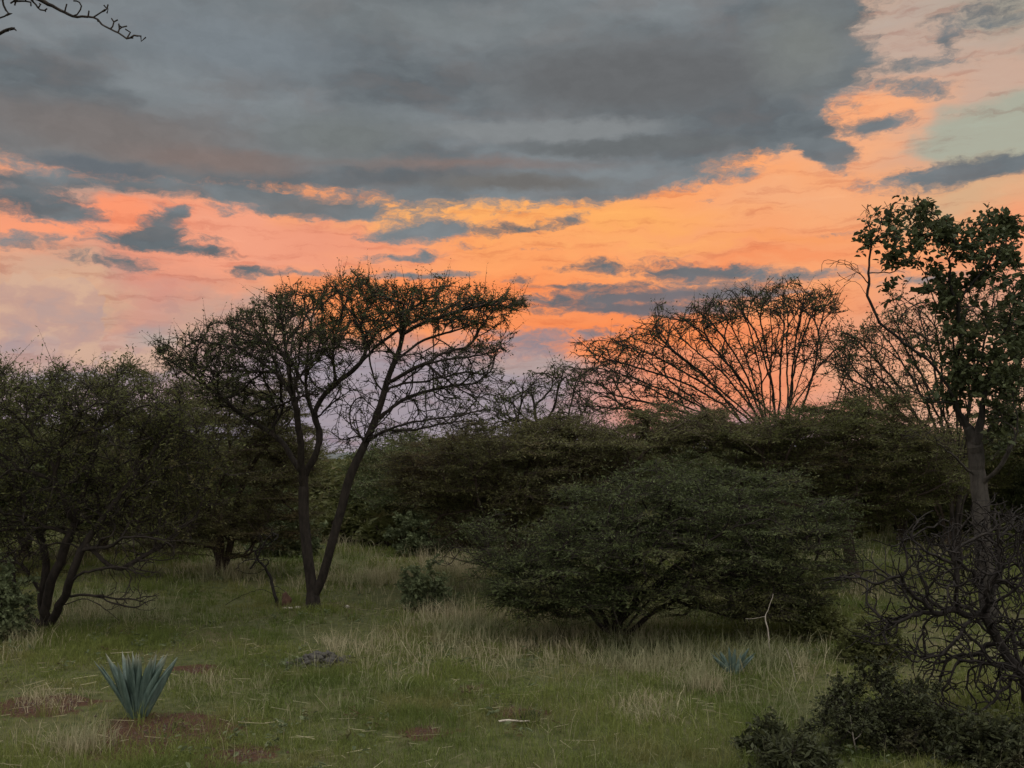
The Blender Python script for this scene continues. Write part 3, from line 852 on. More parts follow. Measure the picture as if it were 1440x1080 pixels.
def dense_bush():
    b = G(866, 893); D = b[1]
    T = Tree(31, 0.11)
    def L(pts, **k): return T.limb(px_limb(pts, D), **k)
    T.limb([b + np.array([0, 0, -.1]), b + np.array([0, 0, .08])])
    for x0 in (-.22, .2, .35):      # further thin stems from the ground
        k = T.limb([b + np.array([0, 0, -.05]), b + np.array([x0 * .6, -.05, .08])], bud_from=2)
        T.limb([T.p[k], b + np.array([x0 * 2.0, -.1, .45]), b + np.array([x0 * 4.6, -.2, .8]), b + np.array([x0 * 7.5, -.3, .95])], par=k, bud_from=.3)
    for pts in [[(850, 865, -.1), (830, 838, -.3), (790, 815, -.5), (740, 800, -.7)],
                [(862, 850, 0), (850, 800, .2), (830, 760, .3), (800, 720, .3)],
                [(880, 845, .1), (890, 790, .2), (920, 740, .2), (960, 690, .2)],
                [(885, 865, .1), (915, 830, .0), (960, 808, -.2), (1020, 800, -.4), (1080, 795, -.4)],
                [(884, 850, .2), (930, 790, .6), (990, 740, .9), (1060, 700, 1.0)],
                [(870, 850, -.3), (900, 790, -.9), (940, 740, -1.2)], [(880, 860, -.2), (950, 800, -.8), (1020, 750, -1.1), (1090, 730, -1.1)],
                [(860, 850, .3), (800, 780, .8), (760, 730, 1.0)]]:
        T.limb([T.p[1]] + px_limb(pts, D), bud_from=.35)
    L([(1020, 800, -.4), (1090, 815, -.5), (1150, 822, -.5)], bud_from=.2)
    L([(1060, 795, -.4), (1110, 770, -.1), (1160, 740, .1)], bud_from=.2)
    L([(915, 830, 0), (960, 845, -.4), (1020, 862, -.6), (1060, 872, -.6)], bud_from=.3)
    R = np.random.default_rng(9)
    blobs = [(780, 780, 70, 40, 1.2, 200), (850, 755, 90, 44, 1.5, 240), (930, 725, 90, 42, 1.6, 240), (1010, 720, 90, 44, 1.5, 230), (1090, 745, 76, 50, 1.4, 220), (960, 680, 80, 20, 1.2, 70),
             (1140, 770, 50, 50, 1.0, 130), (1120, 820, 60, 34, .9, 110, -.3), (760, 820, 56, 24, .9, 120, -.4), (840, 826, 60, 16, .9, 80, -.4), (900, 770, 100, 34, 1.3, 200, -.4), (1010, 770, 90, 28, 1.2, 150, -.5),
             (720, 830, 26, 16, .5, 40, -.4), (1060, 850, 40, 20, .6, 40, -.5), (820, 715, 50, 24, 1.1, 60), (1060, 690, 60, 18, 1.1, 60)]
    blobs += [(800, 845, 70, 22, .6, 110, -.7), (900, 838, 70, 26, .5, 100, -.9), (980, 830, 70, 30, .6, 110, -.8), (1070, 838, 60, 30, .6, 90, -.7), (880, 800, 120, 30, .8, 110, -.9), (720, 780, 60, 40, .8, 80, .2), (1190, 790, 30, 40, .6, 40), (760, 855, 70, 18, .7, 50, -.3, .0), (1000, 852, 90, 20, .8, 60, -.2, .0), (860, 850, 70, 18, .7, 40, .1, .0), (660, 790, 50, 20, .6, 50, .2, .0), (740, 850, 40, 14, .6, 60, -.5), (800, 850, 50, 14, .6, 50, -.6), (1090, 850, 60, 22, .7, 80, -.5), (1150, 840, 30, 26, .6, 50, -.3), (700, 800, 30, 24, .6, 40, .2), (1165, 750, 36, 34, .9, 60), (880, 690, 60, 18, 1.2, 50)]
    att, lf = crown_points(R, blobs, D, 1.3, layer=27, holes=.68, tops=4)
    T.fill(att, lf, angle=1.3, wig=.07, up=.03)
    return finish_tree(T, 'dense_acacia', 'low wide dense green thorn bush in the middle with foliage hanging near the grass', 'tree', 0.075, 0.016, M_BARK, M_LEAF_DENSE,
                       [dict(count=14500, leaves=11, spur=.30, ll=.042, lw=.013, flat=.15, up=.04, rmax=.010, tw=.004, level=.35), dict(count=700, leaves=8, spur=.5, ll=.04, lw=.012, flat=.4, up=.1, rmax=.008, tw=.005, spread=.7)], tip=.0035, flare=.2)


def layered_tree(name, label, base_px, D, limbs, blobs, seed, leafm, count, root=.13, leaf_len=.05, leaf_w=.017, bark=None, flat=.18, spur=.34, rmax=.014, wig=.06, angle=1.4, up=.02, tip=.004, leaves=10, group=None, dens=1.0, layer=0, tw=.005, level=1.0):
    x = P(base_px, HORIZON, D)[0]; y = D; b = np.array([x, y, float(ground_z(x, y))])
    T = Tree(seed, 0.14)
    T.limb([b + np.array([0, 0, -.1]), b + np.array([0, 0, .12])])
    for k, pts in enumerate(limbs):
        if pts[0] == 'root':
            T.limb([T.p[1]] + px_limb(pts[1:], D), bud_from=.45)
        else:
            T.limb(px_limb(pts, D), bud_from=.2)
    R = np.random.default_rng(seed + 1)
    att, lf = crown_points(R, blobs, D, dens * (1.15 if layer else 1), layer=layer, holes=.45 if layer else 0, tops=4 if layer else 1)
    T.fill(att, lf, angle=angle, wig=wig, up=up)
    return finish_tree(T, name, label, 'tree', root, .025, bark or M_BARK_BROWN, leafm,
                       [dict(count=count, leaves=leaves, spur=spur, ll=leaf_len, lw=leaf_w, flat=flat, up=.06, rmax=rmax, tw=tw, level=level), dict(count=count // 10, leaves=leaves, spur=spur * 1.7, ll=leaf_len * .8, lw=leaf_w * .8, flat=flat + .3, up=.5, rmax=rmax, tw=tw, spread=.65)] if count else [], tip=tip, flare=.3, group=group)


hero()
thicket()
dense_bush()
# behind the thicket, left of the slender acacia
layered_tree('layered_acacia', 'dark layered thorn tree behind the slender acacia, left of its stems', 312, 20.5,
             [['root', (308, 780, 0), (300, 720, 0), (280, 660, .2), (240, 610, .4)], ['root', (325, 770, .2), (335, 710, .4), (360, 650, .5), (400, 600, .6)],
              [(300, 720, 0), (320, 650, -.8), (320, 590, -1.0)], [(335, 710, .4), (390, 680, -.4), (430, 650, -.5)], [(300, 720, 0), (230, 680, -.6), (180, 660, -.8)]],
             [(250, 590, 90, 30, 1.8, 200), (340, 575, 80, 34, 2.0, 220), (400, 610, 50, 34, 1.6, 120), (190, 640, 80, 34, 1.6, 150), (300, 640, 110, 36, 2.0, 220), (380, 680, 60, 40, 1.4, 130), (230, 700, 100, 40, 1.5, 170),
              (310, 730, 90, 30, 1.4, 110), (410, 730, 36, 24, .9, 40), (200, 530, 24, 14, .6, 16), (150, 750, 60, 26, 1.0, 40), (300, 750, 120, 34, 1.4, 120), (400, 700, 50, 60, 1.2, 60), (250, 770, 60, 20, 1.0, 40, 0, .3)], 41, M_LEAF_TAN, 12000, layer=26, level=.5)
# flat crowned tree behind the dense bush, left part with brown dead branches
layered_tree('flat_crowned_acacia', 'flat crowned olive thorn tree with brown dry branches low on its left', 735, 18.2,
             [['root', (730, 790, 0), (722, 740, 0), (700, 690, .1), (650, 650, .2), (600, 632, .3)], ['root', (745, 780, .2), (770, 720, .4), (810, 670, .5), (870, 630, .6)],
              [(722, 740, 0), (740, 670, -.5), (760, 620, -.7)], [(722, 740, 0), (690, 730, -.7), (650, 745, -1.0), (610, 770, -1.1)], [(730, 770, 0), (690, 775, -.7), (650, 790, -1.0)], [(722, 745, 0), (670, 718, -.4), (630, 722, -.5)],
              [(770, 720, .4), (830, 690, -.4), (900, 650, -.6)]],
             [(620, 640, 70, 22, 1.5, 130), (700, 630, 80, 24, 1.9, 180), (790, 625, 80, 26, 2.0, 200), (880, 620, 80, 24, 1.8, 180), (640, 690, 80, 28, 1.5, 140), (740, 690, 80, 34, 1.7, 160), (830, 680, 80, 34, 1.7, 160),
              (580, 680, 40, 30, 1.0, 60), (680, 735, 60, 22, 1.1, 70, 0, .25), (660, 770, 50, 20, .9, 60, -.8, .0), (620, 760, 40, 20, .8, 34, -.9, .0), (720, 780, 40, 24, .8, 40, -.4, .1), (950, 610, 60, 22, 1.5, 90)], 51, M_LEAF_TAN, 14500, layer=22, level=.35)
# layered tree on the right with its trunk showing
layered_tree('flat_crowned_acacia', 'wide layered thorn tree right of the dense bush with crooked trunk', 1196, 19.0,
             [['root', (1192, 780, 0), (1190, 750, 0), (1170, 720, .1), (1120, 680, .2), (1060, 640, .3)], ['root', (1196, 770, .1), (1200, 740, .1), (1230, 700, .2), (1270, 650, .3)],
              [(1190, 750, 0), (1195, 690, -.5), (1190, 620, -.7)], [(1230, 700, .2), (1280, 700, -.4), (1330, 680, -.5)], [(1170, 720, .1), (1130, 715, -.6), (1080, 700, -.8)]],
             [(1060, 620, 80, 26, 1.6, 170), (1150, 605, 80, 28, 1.9, 200), (1230, 605, 70, 30, 1.8, 190), (1290, 640, 60, 34, 1.4, 130), (1180, 660, 110, 34, 1.8, 220), (1090, 670, 70, 34, 1.5, 140), (1270, 700, 60, 26, 1.2, 90), (1210, 715, 70, 22, 1.2, 80), (1340, 680, 40, 30, 1.0, 50),
              (1000, 610, 60, 20, 1.4, 90)], 61, M_LEAF_OLIVE, 14500, layer=22, level=.35)
# sparse fan-shaped tree against the glow
fan = [['root', (1092, 740, 0), (1090, 660, 0), (1084, 620, 0), (1040, 570, .2), (980, 520, .4), (930, 475, .5)], ['root', (1094, 740, 0), (1096, 640, 0), (1090, 590, .1), (1080, 530, .2), (1060, 470, .3), (1040, 435, .3)],
       ['root', (1096, 740, 0), (1104, 640, 0), (1120, 590, -.1), (1140, 530, -.2), (1150, 470, -.3), (1165, 420, -.3)], [(1084, 620, 0), (1010, 590, -.4), (940, 560, -.7), (860, 520, -.9)],
       [(1084, 620, 0), (1000, 610, .5), (910, 590, .8), (820, 545, 1.0)], [(1090, 590, .1), (1050, 540, -.6), (1000, 480, -.9), (980, 440, -1)], [(1096, 640, 0), (1110, 560, .7), (1110, 480, 1.0), (1110, 420, 1.1)],
       [(1104, 640, 0), (1160, 590, .4), (1190, 530, .7)], [(1010, 590, -.4), (930, 530, -.9), (880, 480, -1.1)]]
RF = np.random.default_rng(12)
for (tx, ty) in [(812, 548), (826, 520), (846, 500), (872, 484), (900, 468), (925, 455), (952, 444), (978, 434), (1005, 424), (1030, 414), (1056, 408), (1082, 405), (1108, 403), (1132, 408), (1156, 416), (1178, 440), (1190, 480), (840, 570), (890, 585)]:
    sx, sy = 1090 + RF.normal(0, 8), 632 + RF.normal(0, 10); dz = RF.normal(0, .9)
    fan.append([(sx, sy, dz * .1), (sx + (tx - sx) * .4, sy + (ty - sy) * .52 - 6, dz * .5), (sx + (tx - sx) * .75, sy + (ty - sy) * .84 - 4, dz * .8), (tx, ty, dz)])
layered_tree('fan_shaped_tree', 'nearly bare fan shaped tree with fine upswept branches against the orange glow', 1095, 25.0, fan,
             [(880, 490, 70, 22, 1.6, 150), (950, 462, 60, 24, 1.8, 160), (1020, 436, 50, 22, 1.8, 150), (1090, 425, 50, 20, 1.8, 150), (1150, 425, 36, 20, 1.6, 110), (840, 525, 60, 22, 1.4, 130), (930, 530, 90, 34, 1.6, 170),
              (1030, 500, 80, 36, 1.8, 160), (1120, 480, 60, 36, 1.6, 120), (1010, 560, 100, 24, 1.4, 110), (870, 570, 80, 22, 1.2, 110), (1170, 500, 50, 50, 1.4, 90), (1040, 408, 20, 8, .8, 14), (1110, 402, 20, 8, .8, 16)],
             71, M_LEAF_ACACIA, 4200, dens=1.7, root=.058, leaf_len=.055, leaf_w=.028, flat=.9, spur=.24, rmax=.012, wig=.055, angle=2.9, leaves=3, tip=.0066, tw=.007, bark=M_BARK)
# small thin tree between the two crowns
layered_tree('fan_shaped_tree', 'small thin see-through tree between the slender acacia and the fan shaped tree', 772, 22.0,
             [['root', (770, 720, 0), (768, 660, 0), (760, 610, 0), (750, 560, .1), (745, 530, .1)], [(768, 660, 0), (740, 620, -.3), (715, 580, -.4), (705, 550, -.4)], [(768, 665, 0), (790, 610, .3), (800, 565, .4), (812, 530, .4)], [(760, 610, 0), (780, 570, -.4), (785, 530, -.5)]],
             [(720, 560, 40, 26, 1.0, 60), (760, 540, 40, 20, 1.0, 60), (805, 545, 34, 26, 1.0, 60), (760, 590, 60, 30, 1.0, 70), (700, 600, 40, 20, .9, 40), (820, 590, 40, 20, .9, 40)], 81, M_LEAF_ACACIA, 900, dens=1.5, root=.06, leaf_len=.06, leaf_w=.022, flat=.8, spur=.2,
             leaves=4, angle=2.4, tip=.006, bark=M_BARK)
# fine-branched tree behind the broad-leaved one
fan2 = []
for (tx, ty) in [(1185, 590), (1176, 560), (1180, 530), (1186, 500), (1196, 470), (1222, 452), (1250, 436), (1282, 428), (1210, 610), (1320, 420), (1360, 412), (1400, 420), (1440, 450)]:
    sx, sy = 1345 + RF.normal(0, 6), 668 + RF.normal(0, 10); dz = RF.normal(0, .8)
    fan2.append([(sx, sy, dz * .1), (sx + (tx - sx) * .4, sy + (ty - sy) * .5 - 6, dz * .5), (sx + (tx - sx) * .75, sy + (ty - sy) * .83 - 4, dz * .8), (tx, ty, dz)])
layered_tree('fan_shaped_tree', 'fine branched tree leaning left behind the broad leaved tree', 1345, 21.0,
             fan2[:0] + [['root', (1340, 740, 0), (1330, 670, 0), (1300, 620, .1), (1250, 570, .3), (1200, 520, .4)], ['root', (1345, 740, 0), (1350, 660, 0), (1330, 590, .1), (1290, 520, .2), (1260, 460, .2)], ['root', (1350, 740, 0), (1370, 650, 0), (1400, 590, -.2), (1440, 530, -.3)],
              [(1330, 670, 0), (1270, 630, -.6), (1200, 590, -.9)], [(1350, 660, 0), (1365, 570, .7), (1360, 480, .9), (1350, 420, .9)], [(1370, 650, 0), (1430, 630, .5), (1490, 600, .6)], [(1330, 590, .1), (1320, 500, -.7), (1310, 440, -.8)]] + fan2,
             [(1210, 510, 46, 44, 1.4, 130), (1260, 470, 50, 40, 1.6, 130), (1320, 450, 60, 40, 1.6, 130), (1390, 440, 60, 40, 1.6, 120), (1240, 560, 70, 30, 1.4, 140), (1310, 540, 80, 40, 1.6, 130), (1400, 540, 60, 50, 1.6, 120), (1450, 500, 50, 60, 1.4, 80), (1210, 600, 60, 18, 1.2, 80), (1290, 600, 60, 20, 1.2, 60),
              (1185, 480, 20, 26, .9, 40)], 91, M_LEAF_ACACIA, 3600, dens=1.7, root=.06, leaf_len=.06, leaf_w=.022, flat=.8, spur=.2, leaves=4, angle=2.6, tip=.006, wig=.04, bark=M_BARK)


def broad_tree():
    D = 14.6
    x = P(1382, 645, D)[0]; b = np.array([x, D, float(ground_z(x, D))])
    T = Tree(101, 0.1)
    def L(pts, **k): return T.limb(px_limb(pts, D), **k)
    T.limb([b + np.array([0, 0, -.1]), b + np.array([0, 0, .1])] + px_limb([(1386, 800, 0), (1380, 740, 0), (1376, 690, 0), (1372, 640, 0), (1362, 605, 0)], D), bud_from=2, wob=.008)
    L([(1362, 605, 0), (1342, 570, -.1), (1325, 535, -.2), (1300, 508, -.3), (1268, 480, -.35), (1240, 450, -.4), (1226, 415, -.4), (1228, 385, -.4), (1234, 350, -.4), (1232, 325, -.4)], bud_from=.66)
    L([(1362, 605, 0), (1348, 570, .1), (1344, 520, .2), (1340, 470, .25), (1320, 425, .3), (1300, 380, .3)], bud_from=.55)
    L([(1372, 625, 0), (1385, 580, -.2), (1392, 540, -.3), (1400, 490, -.3), (1420, 450, -.3)], bud_from=.5)
    L([(1344, 520, .2), (1350, 470, -.2), (1346, 430, -.3), (1336, 400, -.3), (1332, 370, -.3), (1338, 350, -.3)], bud_from=.5)
    L([(1346, 430, -.3), (1358, 405, -.2), (1380, 380, -.1), (1400, 350, 0)], bud_from=.4)
    L([(1230, 398, -.4), (1210, 388, -.6), (1190, 375, -.7), (1166, 366, -.7)], bud_from=.3, leaf=0)
    L([(1226, 415, -.4), (1205, 392, -.4), (1186, 402, -.4), (1172, 420, -.4)], bud_from=.4, leaf=0)
    L([(1228, 385, -.4), (1262, 378, -.3), (1290, 345, -.2), (1290, 310, -.1)], bud_from=.3)
    L([(1240, 450, -.4), (1262, 425, .2), (1280, 390, .5)], bud_from=.4)
    L([(1392, 540, -.3), (1430, 500, .3), (1470, 450, .5)], bud_from=.4)
    L([(1342, 570, -.1), (1300, 560, -.5), (1260, 540, -.8)], bud_from=.3, leaf=0)
    L([(1374, 665, 0), (1345, 640, -.4), (1310, 622, -.7), (1270, 612, -.9)], bud_from=.3, leaf=0)
    L([(1376, 690, 0), (1410, 655, -.4), (1432, 610, -.6), (1424, 560, -.6)], bud_from=.4)
    R = np.random.default_rng(14)
    blobs = [(1245, 325, 36, 26, .5, 22, -.3), (1280, 305, 40, 24, .7, 40, -.1), (1310, 320, 34, 26, .7, 40), (1270, 345, 40, 26, .7, 40, -.2), (1345, 340, 30, 22, .6, 26), (1362, 350, 24, 18, .5, 14), (1218, 338, 14, 10, .3, 8, -.4), (1262, 385, 24, 24, .5, 12),
             (1390, 320, 34, 18, .7, 30), (1420, 325, 24, 24, .6, 24), (1390, 360, 46, 30, .8, 50), (1420, 390, 34, 36, .8, 44), (1370, 400, 26, 20, .5, 16),
             (1316, 395, 24, 22, .5, 30, .1), (1332, 428, 20, 20, .5, 30), (1346, 472, 24, 26, .5, 34), (1400, 470, 50, 40, .9, 90), (1440, 450, 36, 50, .8, 50), (1380, 520, 50, 34, .8, 80), (1430, 540, 36, 40, .8, 60), (1350, 545, 18, 34, .5, 24), (1400, 580, 34, 24, .6, 30), (1296, 505, 34, 26, .6, 16), (1330, 560, 26, 20, .5, 16), (1410, 620, 30, 18, .5, 16), (1480, 420, 40, 60, .8, 30)]
    att, lf = crown_points(R, blobs, D)
    dead, _ = crown_points(R, [(1230, 300, 22, 26, .4, 26, -.4), (1185, 380, 30, 22, .4, 30, -.6), (1290, 290, 30, 16, .5, 14), (1250, 540, 50, 30, .6, 20, -.6), (1290, 610, 60, 14, .6, 20, -.6), (1400, 620, 40, 30, .6, 14, -.4)], D)
    T.fill(np.vstack([att, dead]), np.concatenate([lf, np.zeros(len(dead))]), angle=1.3, wig=.09, up=.05)
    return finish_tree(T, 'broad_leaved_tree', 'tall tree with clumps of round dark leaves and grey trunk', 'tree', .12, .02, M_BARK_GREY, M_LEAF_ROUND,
                       [dict(count=1750, leaves=6, spur=.17, ll=.078, lw=.052, flat=.8, up=.35, rmax=.0075, kind='broad', side=.7)], tip=.004, flare=.3, limb=(2.7, .45))


broad_tree()

# ------------------------------------------------------------------ grass
def grass_mat(name, c1, c2, c3):
    m, t, out = new_mat(name)
    geo = t.n.new('ShaderNodeNewGeometry'); tc = t.n.new('ShaderNodeTexCoord')
    n = t.noise(tc.outputs['Object'], 0.7, 4.0, 0.65); n2 = t.noise(tc.outputs['Object'], 0.31, 4.0, 0.6)
    c = t.mix(geo.outputs['Random Per Island'], c1, c2)
    c = t.mix(t.smooth(n2, .40, .58), t.mix(1.0, c, (.62, .72, .62, 1), 'MULTIPLY'), c)
    c = t.mix(t.smooth(n, 0.50, 0.68, 0, .55), c, c3)
    p = t.n.new('ShaderNodeBsdfPrincipled'); t.put(p.inputs['Base Color'], c)
    p.inputs['Roughness'].default_value = 0.65; p.inputs['Specular IOR Level'].default_value = 0.2
    tr = t.n.new('ShaderNodeBsdfTranslucent'); t.put(tr.inputs[0], c)
    mx = t.n.new('ShaderNodeMixShader'); mx.inputs[0].default_value = .3
    t.l.new(p.outputs[0], mx.inputs[1]); t.l.new(tr.outputs[0], mx.inputs[2]); t.l.new(mx.outputs[0], out.inputs[0])
    return m


M_GRASS = grass_mat('green_grass', rgb(.088, .106, .024), rgb(.170, .192, .048), rgb(.195, .162, .066))
M_STRAW = grass_mat('dry_grass', rgb(.21, .178, .105), rgb(.44, .385, .25), rgb(.215, .185, .10))


def wave(x, y, seed, f):
    R = np.random.default_rng(seed); a = np.zeros_like(x)
    for k in range(7):
        th = R.random() * 2 * PI; q = f * (0.5 + 1.6 * R.random())
        a += np.sin((x * math.cos(th) + y * math.sin(th)) * q + R.random() * 6.28)
    return a / 3.2


def blades(mb, x, y, h, w, R, lean=0.45, mat=0, th=None):
    n = len(x)
    th = R.random(n) * 2 * PI if th is None else th; ln = np.abs(R.normal(0, lean, n)) * h
    dx, dy = np.cos(th) * ln, np.sin(th) * ln
    fa = R.random(n) * PI; wx, wy = np.cos(fa) * w / 2, np.sin(fa) * w / 2
    z = ground_z(x, y) - 0.015
    V = np.empty((n, 5, 3))
    V[:, 0] = np.stack([x - wx, y - wy, z], 1); V[:, 1] = np.stack([x + wx, y + wy, z], 1)
    V[:, 2] = np.stack([x + dx * .35 + wx * .8, y + dy * .35 + wy * .8, z + h * .6], 1)
    V[:, 3] = np.stack([x + dx * .35 - wx * .8, y + dy * .35 - wy * .8, z + h * .6], 1)
    V[:, 4] = np.stack([x + dx, y + dy, z + h * (1 - .25 * (ln / h) ** 2)], 1)
    o = (np.arange(n) * 5)[:, None]
    # quad and triangle of a blade share verts, so a blade is one island
    k = mb.n
    mb.v.append(V.reshape(-1, 3).astype(np.float32)); mb.n += 5 * n
    mb.f.append((o + np.array([0, 1, 2, 3])[None] + k, mat, False)); mb.f.append((o + np.array([3, 2, 4])[None] + k, mat, False))


def scatter(R, n, d0, d1, margin=1.5, power=0.0):
    """points over the strip of veld the camera sees between distances d0 and d1"""
    u = R.random(n); y = d0 + (d1 - d0) * u ** (1 + power)
    x = (R.random(n) * 2 - 1) * (y * 0.52 + margin)
    return x, y


def make_grass():
    R = np.random.default_rng(77)
    mb = MB()
    for (d0, d1, n, h0, w0, cl) in ((5.8, 9.5, 180000, .078, .0042, 7), (9.5, 14, 180000, .074, .0055, 7), (14, 22, 150000, .075, .008, 7), (22, 36, 90000, .12, .016, 6), (36, 60, 40000, .25, .03, 4)):
        x, y = scatter(R, n // cl, d0, d1, 2.0)
        x = np.repeat(x, cl) + R.normal(0, .03 * (1 + (d0 > 14)), n // cl * cl); y = np.repeat(y, cl) + R.normal(0, .03 * (1 + (d0 > 14)), n // cl * cl)
        s = soil_at(x, y); g = wave(x, y, 1, 1.6)
        keep = (R.random(len(x)) < 1 - 0.85 * np.clip(s * 1.3, 0, 1)) & (R.random(len(x)) < np.clip(0.75 + 0.6 * g, 0.12, 1))
        x, y, g = x[keep], y[keep], g[keep]
        hh = h0 * (0.5 + R.random(len(x)) * .9) * np.clip(1.0 + 0.5 * wave(x, y, 2, 1.1) + .35 * wave(x, y, 3, 6.0), .35, 2.1)
        blades(mb, x, y, hh, w0 * (0.7 + .6 * R.random(len(x))), R, .95)
    # taller bunches with a spray of stalks, standing out of the sward
    cx, cy = scatter(R, 420, 6, 26, 1.5); keep = wave(cx, cy, 12, 1.0) > -.1; cx, cy = cx[keep], cy[keep]; k = 34
    ox, oy = R.normal(0, .045, len(cx) * k), R.normal(0, .045, len(cx) * k)
    x, y = np.repeat(cx, k) + ox, np.repeat(cy, k) + oy
    hh = np.repeat(.12 + .16 * R.random(len(cx)), k) * (.45 + .7 * R.random(len(x)))
    blades(mb, x, y, hh, .0045 * np.maximum(1, y / 11) * (.7 + .6 * R.random(len(x))), R, .55, 0, np.arctan2(oy, ox) + R.normal(0, .6, len(x)))
    g = part('grass', mb, [M_GRASS]); g['kind'] = 'stuff'
    mb = MB()
    # straw standing among the green, thicker in known patches
    PATCH = [(760, 905, 170, 40, 3400, .25), (960, 930, 130, 34, 2400, .24), (640, 880, 70, 24, 1200, .32), (500, 915, 60, 20, 450, .26), (560, 818, 160, 14, 2600, .34), (320, 808, 60, 12, 1200, .36), (160, 862, 80, 20, 1100, .3),
             (640, 800, 60, 12, 900, .36), (1210, 830, 80, 24, 600, .3), (105, 1046, 60, 24, 350, .2), (70, 985, 60, 20, 500, .14), (300, 965, 60, 16, 300, .2), (900, 1000, 60, 16, 500, .2), (1100, 930, 70, 30, 600, .3), (850, 880, 120, 24, 1300, .25),
             (1120, 1000, 80, 50, 400, .26), (560, 950, 200, 60, 600, .26), (30, 900, 40, 24, 500, .3)]
    for (px, py, a, b, n, h) in PATCH:
        q = R.normal(0, .5, (n, 2)); pxs = px + q[:, 0] * a; pys = np.maximum(py + q[:, 1] * b, 680)
        g0 = np.array([G(i, j) for i, j in zip(pxs[::6], pys[::6])])
        ox, oy = R.normal(0, .035, len(g0) * 6), R.normal(0, .035, len(g0) * 6); tuft = np.repeat(.35 + 1.0 * R.random(len(g0)), 6)
        x = np.repeat(g0[:, 0], 6) + ox; y = np.repeat(g0[:, 1], 6) + oy
        D = y.mean()
        blades(mb, x, y, .95 * h * tuft * (0.4 + .8 * R.random(len(x))), .0048 * (0.5 + .9 * R.random(len(x))) * max(1, D / 10), R, .75, 0, np.arctan2(oy, ox) + R.normal(0, .5, len(x)))
    for (d0, d1, n, h0, w0) in ((5.8, 12, 4500, .2, .003), (12, 22, 9000, .17, .005), (22, 40, 20000, .34, .011)):
        x, y = scatter(R, n, d0, d1, 2.0)
        k = R.random(n) < np.clip(.35 + .8 * wave(x, y, 4, 1.4), .03, 1)
        x, y = x[k], y[k]
        blades(mb, x, y, h0 * (0.5 + R.random(len(x))), w0 * (0.6 + .6 * R.random(len(x))), R, .7)
    g = part('dry_grass', mb, [M_STRAW]); g['kind'] = 'stuff'


make_grass()


def make_forbs():
    """low weeds and dry stalk litter scattered through the grass"""
    R = np.random.default_rng(88); mb = MB()
    x, y = scatter(R, 900, 6, 20, 1.5)
    for i in range(len(x)):
        if wave(x[i:i + 1], y[i:i + 1], 9, 1.2)[0] < .1: continue
        n = int(6 + 14 * R.random()); b = np.array([x[i], y[i], float(ground_z(x[i], y[i]))]); rr = .05 + .08 * R.random()
        B = b + R.normal(0, 1, (n, 3)) * np.array([rr * .5, rr * .5, 0]) + np.array([0, 0, .02]) + np.array([0, 0, 1]) * (R.random((n, 1)) * .09)
        leaf_polys(mb, B, unit(R.normal(0, 1, (n, 3)) * np.array([1, 1, .5])), R, .05, .022, int(R.random() < .3), 'broad')
    m = 1200; x, y = scatter(R, m, 6, 16, 1.5); th = R.random(m) * 6.28; L = .06 + .22 * R.random(m) ** 2; z = ground_z(x, y) + .01 + .05 * R.random(m)
    d = np.stack([np.cos(th), np.sin(th), R.normal(0, .12, m)], 1) * L[:, None]; c = np.stack([x, y, z], 1); w = np.stack([-np.sin(th), np.cos(th), th * 0], 1) * .0028; u = np.array([0, 0, .0028])
    V = np.stack([c - w, c + w, c + d + w * .6, c + d - w * .6, c + u * 1.5, c + d + u], 1).reshape(-1, 3); o = (np.arange(m) * 6)[:, None]
    mb.add(V, np.concatenate([o + np.array([0, 4, 5, 3]), o + np.array([4, 1, 2, 5])]), 2)
    o = part('weeds', mb, [M_LEAF_GREY, M_LEAF_TAN, M_STRAW]); o['kind'] = 'stuff'


make_forbs()


def tussock(name, label, px, py, r, h, n, m, w=.004, lean=.6, group=None, cat='grass tuft'):
    b = G(px, py); R = np.random.default_rng(int(px * 7 + py))
    mb = MB()
    q = R.normal(0, .4, (n, 2)) * r
    blades(mb, b[0] + q[:, 0], b[1] + q[:, 1], h * (.45 + .7 * R.random(n)), w * (.7 + .6 * R.random(n)), R, lean)
    return tag(part(name, mb, [m], None, b), label, cat, group)


M_TUSSOCK = grass_mat('dark_tussock', rgb(.03, .045, .016), rgb(.07, .085, .03), rgb(.05, .06, .025))
tussock('dry_grass_tuft', 'spiky pale dry grass tuft in front of the bluish spiky plant', 990, 972, .32, .32, 420, M_STRAW, .005, .7)
tussock('dry_grass_tuft', 'small flattened pale dry tuft in short green grass in front of the spiky dry tuft', 915, 1012, .3, .16, 260, M_STRAW, .0045, 1.1)
tussock('dry_grass_tuft', 'pale dry grass tuft beside the red soil under the spiky blue green plant', 112, 1056, .34, .24, 300, M_STRAW, .0045, .6)
tussock('grass_tussock', 'dark green round tussock beside the pale stick on the grass', 745, 1016, .11, .13, 240, M_TUSSOCK, .006, .8)


